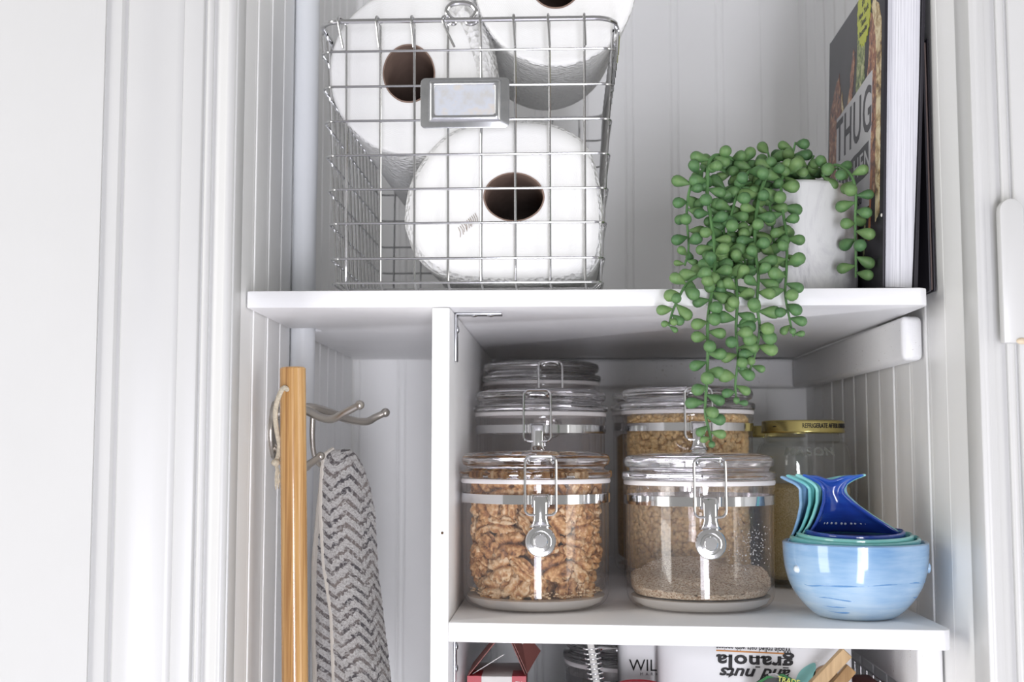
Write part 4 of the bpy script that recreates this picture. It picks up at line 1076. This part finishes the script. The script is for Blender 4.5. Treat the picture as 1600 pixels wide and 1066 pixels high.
put(slab_text('granola', .0150, .0005, [(-1.22, -.22, .16), (-1.28, .30, .12), (.02, -.22, .17), (-.12, .31, .10), (1.12, -.22, .17), (1.04, .50, .12), (-.30, -.22, .12)]), 1119, 1241, 1031.5, 1036.0, M['ink'])
put(text_mb('nuts', .0132, .0003, weight=.00035, shear=.3), 1124, 1181, 1051.0, 1053.5, M['ink'])
put(text_mb('and', .0132, .0003, weight=.00030, shear=.35), 1187, 1235, 1052.5, 1054.5, M['ink'])
a = at(1258, 1051, GY)
leafp = [(-.0085, -.011), (-.0068, -.002), (-.001, .005), (.0085, .009), (.0082, -.001), (.004, -.008), (-.002, -.012)]
stick(gp, MB().prism([(p.x, p.y) for p in spline([Vector((x, z, 0)) for x, z in leafp], 4, True)], 0, .0003), a.x, a.z - .001, GY, 'printed_leaf', M['tealink'])
a = at(1290, 1062, GY); stick(gp, MB().prism([(.011 * cos(t), .012 * sin(t)) for t in [2 * PI * k / 24 for k in range(24)]], 0, .0003), a.x, a.z, GY, 'printed_nut', M['brownink'])
# black clip at the pouch corner
a = at(1308, 1008, 1.10)
tag(MB().box((a.x - .006, 1.098, a.z - .004), (a.x + .008, 1.118, min(a.z + .006, ZLB - .0006)), .001).build('binder_clip', M['blackplastic']), 'small black clip on the upper corner of the granola pouch', 'clip')
# black and green pouch in front
by = 1.045
c0, c1 = at(1178, 1066, by).x, at(1268, 1066, by).x
bp = thing('tea_pouch', 'crumpled black pouch with green edge and lime lettering before the granola', 'pouch', ((c0 + c1) / 2, by, ZF)); w = (c1 - c0) / 2
rows = []; zt = at(1210, 1053, by).z - ZF
for k in range(15):
    t = k / 14; ring = []
    for i in range(28):
        A = 2 * PI * i / 28; sx_ = w * math.copysign(abs(cos(A)) ** .4, cos(A)); top = zt - 2.6 * max(0, abs(sx_ + .004) - .004) ** 1.35 - .0012 * noise.noise(Vector((sx_ * 120, 0, 3)))
        ring.append(Vector((sx_, (.011 * (1 - t ** 2.2) + .0012) * sin(A), .0005 + top * t)))
    rows.append(ring)
mb = MB().grid(rows, True); n = len(mb.v); mb.f += [tuple(range(28)), tuple(range(n - 1, n - 29, -1))]; mb.build('pouch_body', M['blackpouch'], bp, 60)
MB().tube([v + Vector((0, -.0006, -.0012)) for v in rows[-1][14:28]], .0011, 6).build('green_edge', M['greenfoil'], bp)
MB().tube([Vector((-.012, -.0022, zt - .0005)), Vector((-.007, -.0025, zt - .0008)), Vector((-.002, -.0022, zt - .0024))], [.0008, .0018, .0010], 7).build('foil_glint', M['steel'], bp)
a = at(1231, 1063, by - .0035) - bp.location
text_mb('TRADE', .0058, .0003, weight=.0001).xf(Matrix.Translation((a.x, -.0075, a.z)) @ Matrix.Rotation(.18, 4, 'Y') @ MX).build('lettering', M['yellowink'], bp, 0)
# wooden peg
pg = thing('wooden_peg', 'wooden clothes peg leaning at the right end of the granola pouch', 'clothes peg', tuple(at(1300, 1066, 1.055)))
def bar(parent, a, b, w, d, mat):
    a, b = a - parent.location, b - parent.location; L = (b - a).length; z = (b - a).normalized(); x = z.cross(Vector((0, 1, 0))).normalized(); y = z.cross(x)
    Mx = Matrix(((x.x, y.x, z.x, a.x), (x.y, y.y, z.y, a.y), (x.z, y.z, z.z, a.z), (0, 0, 0, 1)))
    return MB().box((-w, -d, 0), (w, d, L), .0008).xf(Mx).build('peg_leg', mat, parent)
bar(pg, at(1222, 1125, 1.058), at(1323, 1019, 1.052), .0050, .0045, M['pegwood'])
bar(pg, at(1262, 1125, 1.066), at(1330, 1044, 1.066), .0048, .0035, M['pegwood2'])
MB().tube(spline([at(1258, 1092, 1.050) - pg.location, at(1270, 1086, 1.050) - pg.location, at(1282, 1092, 1.060) - pg.location, at(1292, 1098, 1.072) - pg.location], 5), .0011, 6).build('spring', M['chrome'], pg)
# red lidded tub
rt = thing('lidded_tub', 'round tub with dark red lid in front of the lettered white pouch', 'tub', (at(1000, 1066, 1.055).x, 1.072, ZF))
HT = at(1000, 1073, 1.055).z - ZF
MB().lathe([(0, .0004), (.0155, .0004), (.0172, .003), (.0176, HT - .014), (0, HT - .014)], 40).build('tub_body', M['cartonwhite'], rt)
MB().lathe([(0, HT - .0135), (.0185, HT - .0135), (.0187, HT - .002), (.0175, HT - .0004), (.0160, HT - .0004), (.0150, HT - .0012), (0, HT - .0012)], 40).build('lid', M['red'], rt)
# wire rack holding a brick coloured packet, under the right cleat
wr = thing('wire_rack', 'silver wire rack under the right end of the canister shelf', 'rack', (.2740, 1.15, ZF)); ro = Vector((.2740, 1.15, ZF))
hz = .1180
for k in range(9):
    y = 1.045 + k * .024
    MB().tube([Vector((.2826, y, ZF + hz)) - ro, Vector((.2826, y, ZF + .003)) - ro, Vector((.2520, y, ZF + .003)) - ro], .0009, 6).build('wire', M['chrome'], wr)
for zz in (.003, .03, .06, .09, .118):
    MB().tube([Vector((.2835, 1.04, ZF + zz)) - ro, Vector((.2835, 1.25, ZF + zz)) - ro], .0010, 6).build('wire', M['chrome'], wr)
pk = thing('brick_packet', 'dark brick red packet inside the wire rack at the right', 'packet', (.2640, 1.115, ZF))
MB().box((-.010, -.050, .0045), (.0165, .060, .115), .003).build('packet_body', M['brick'], pk)
MB().box((-.010, -.048, .115), (.0165, .058, .1170), .0008).build('packet_fold', M['brick'], pk)
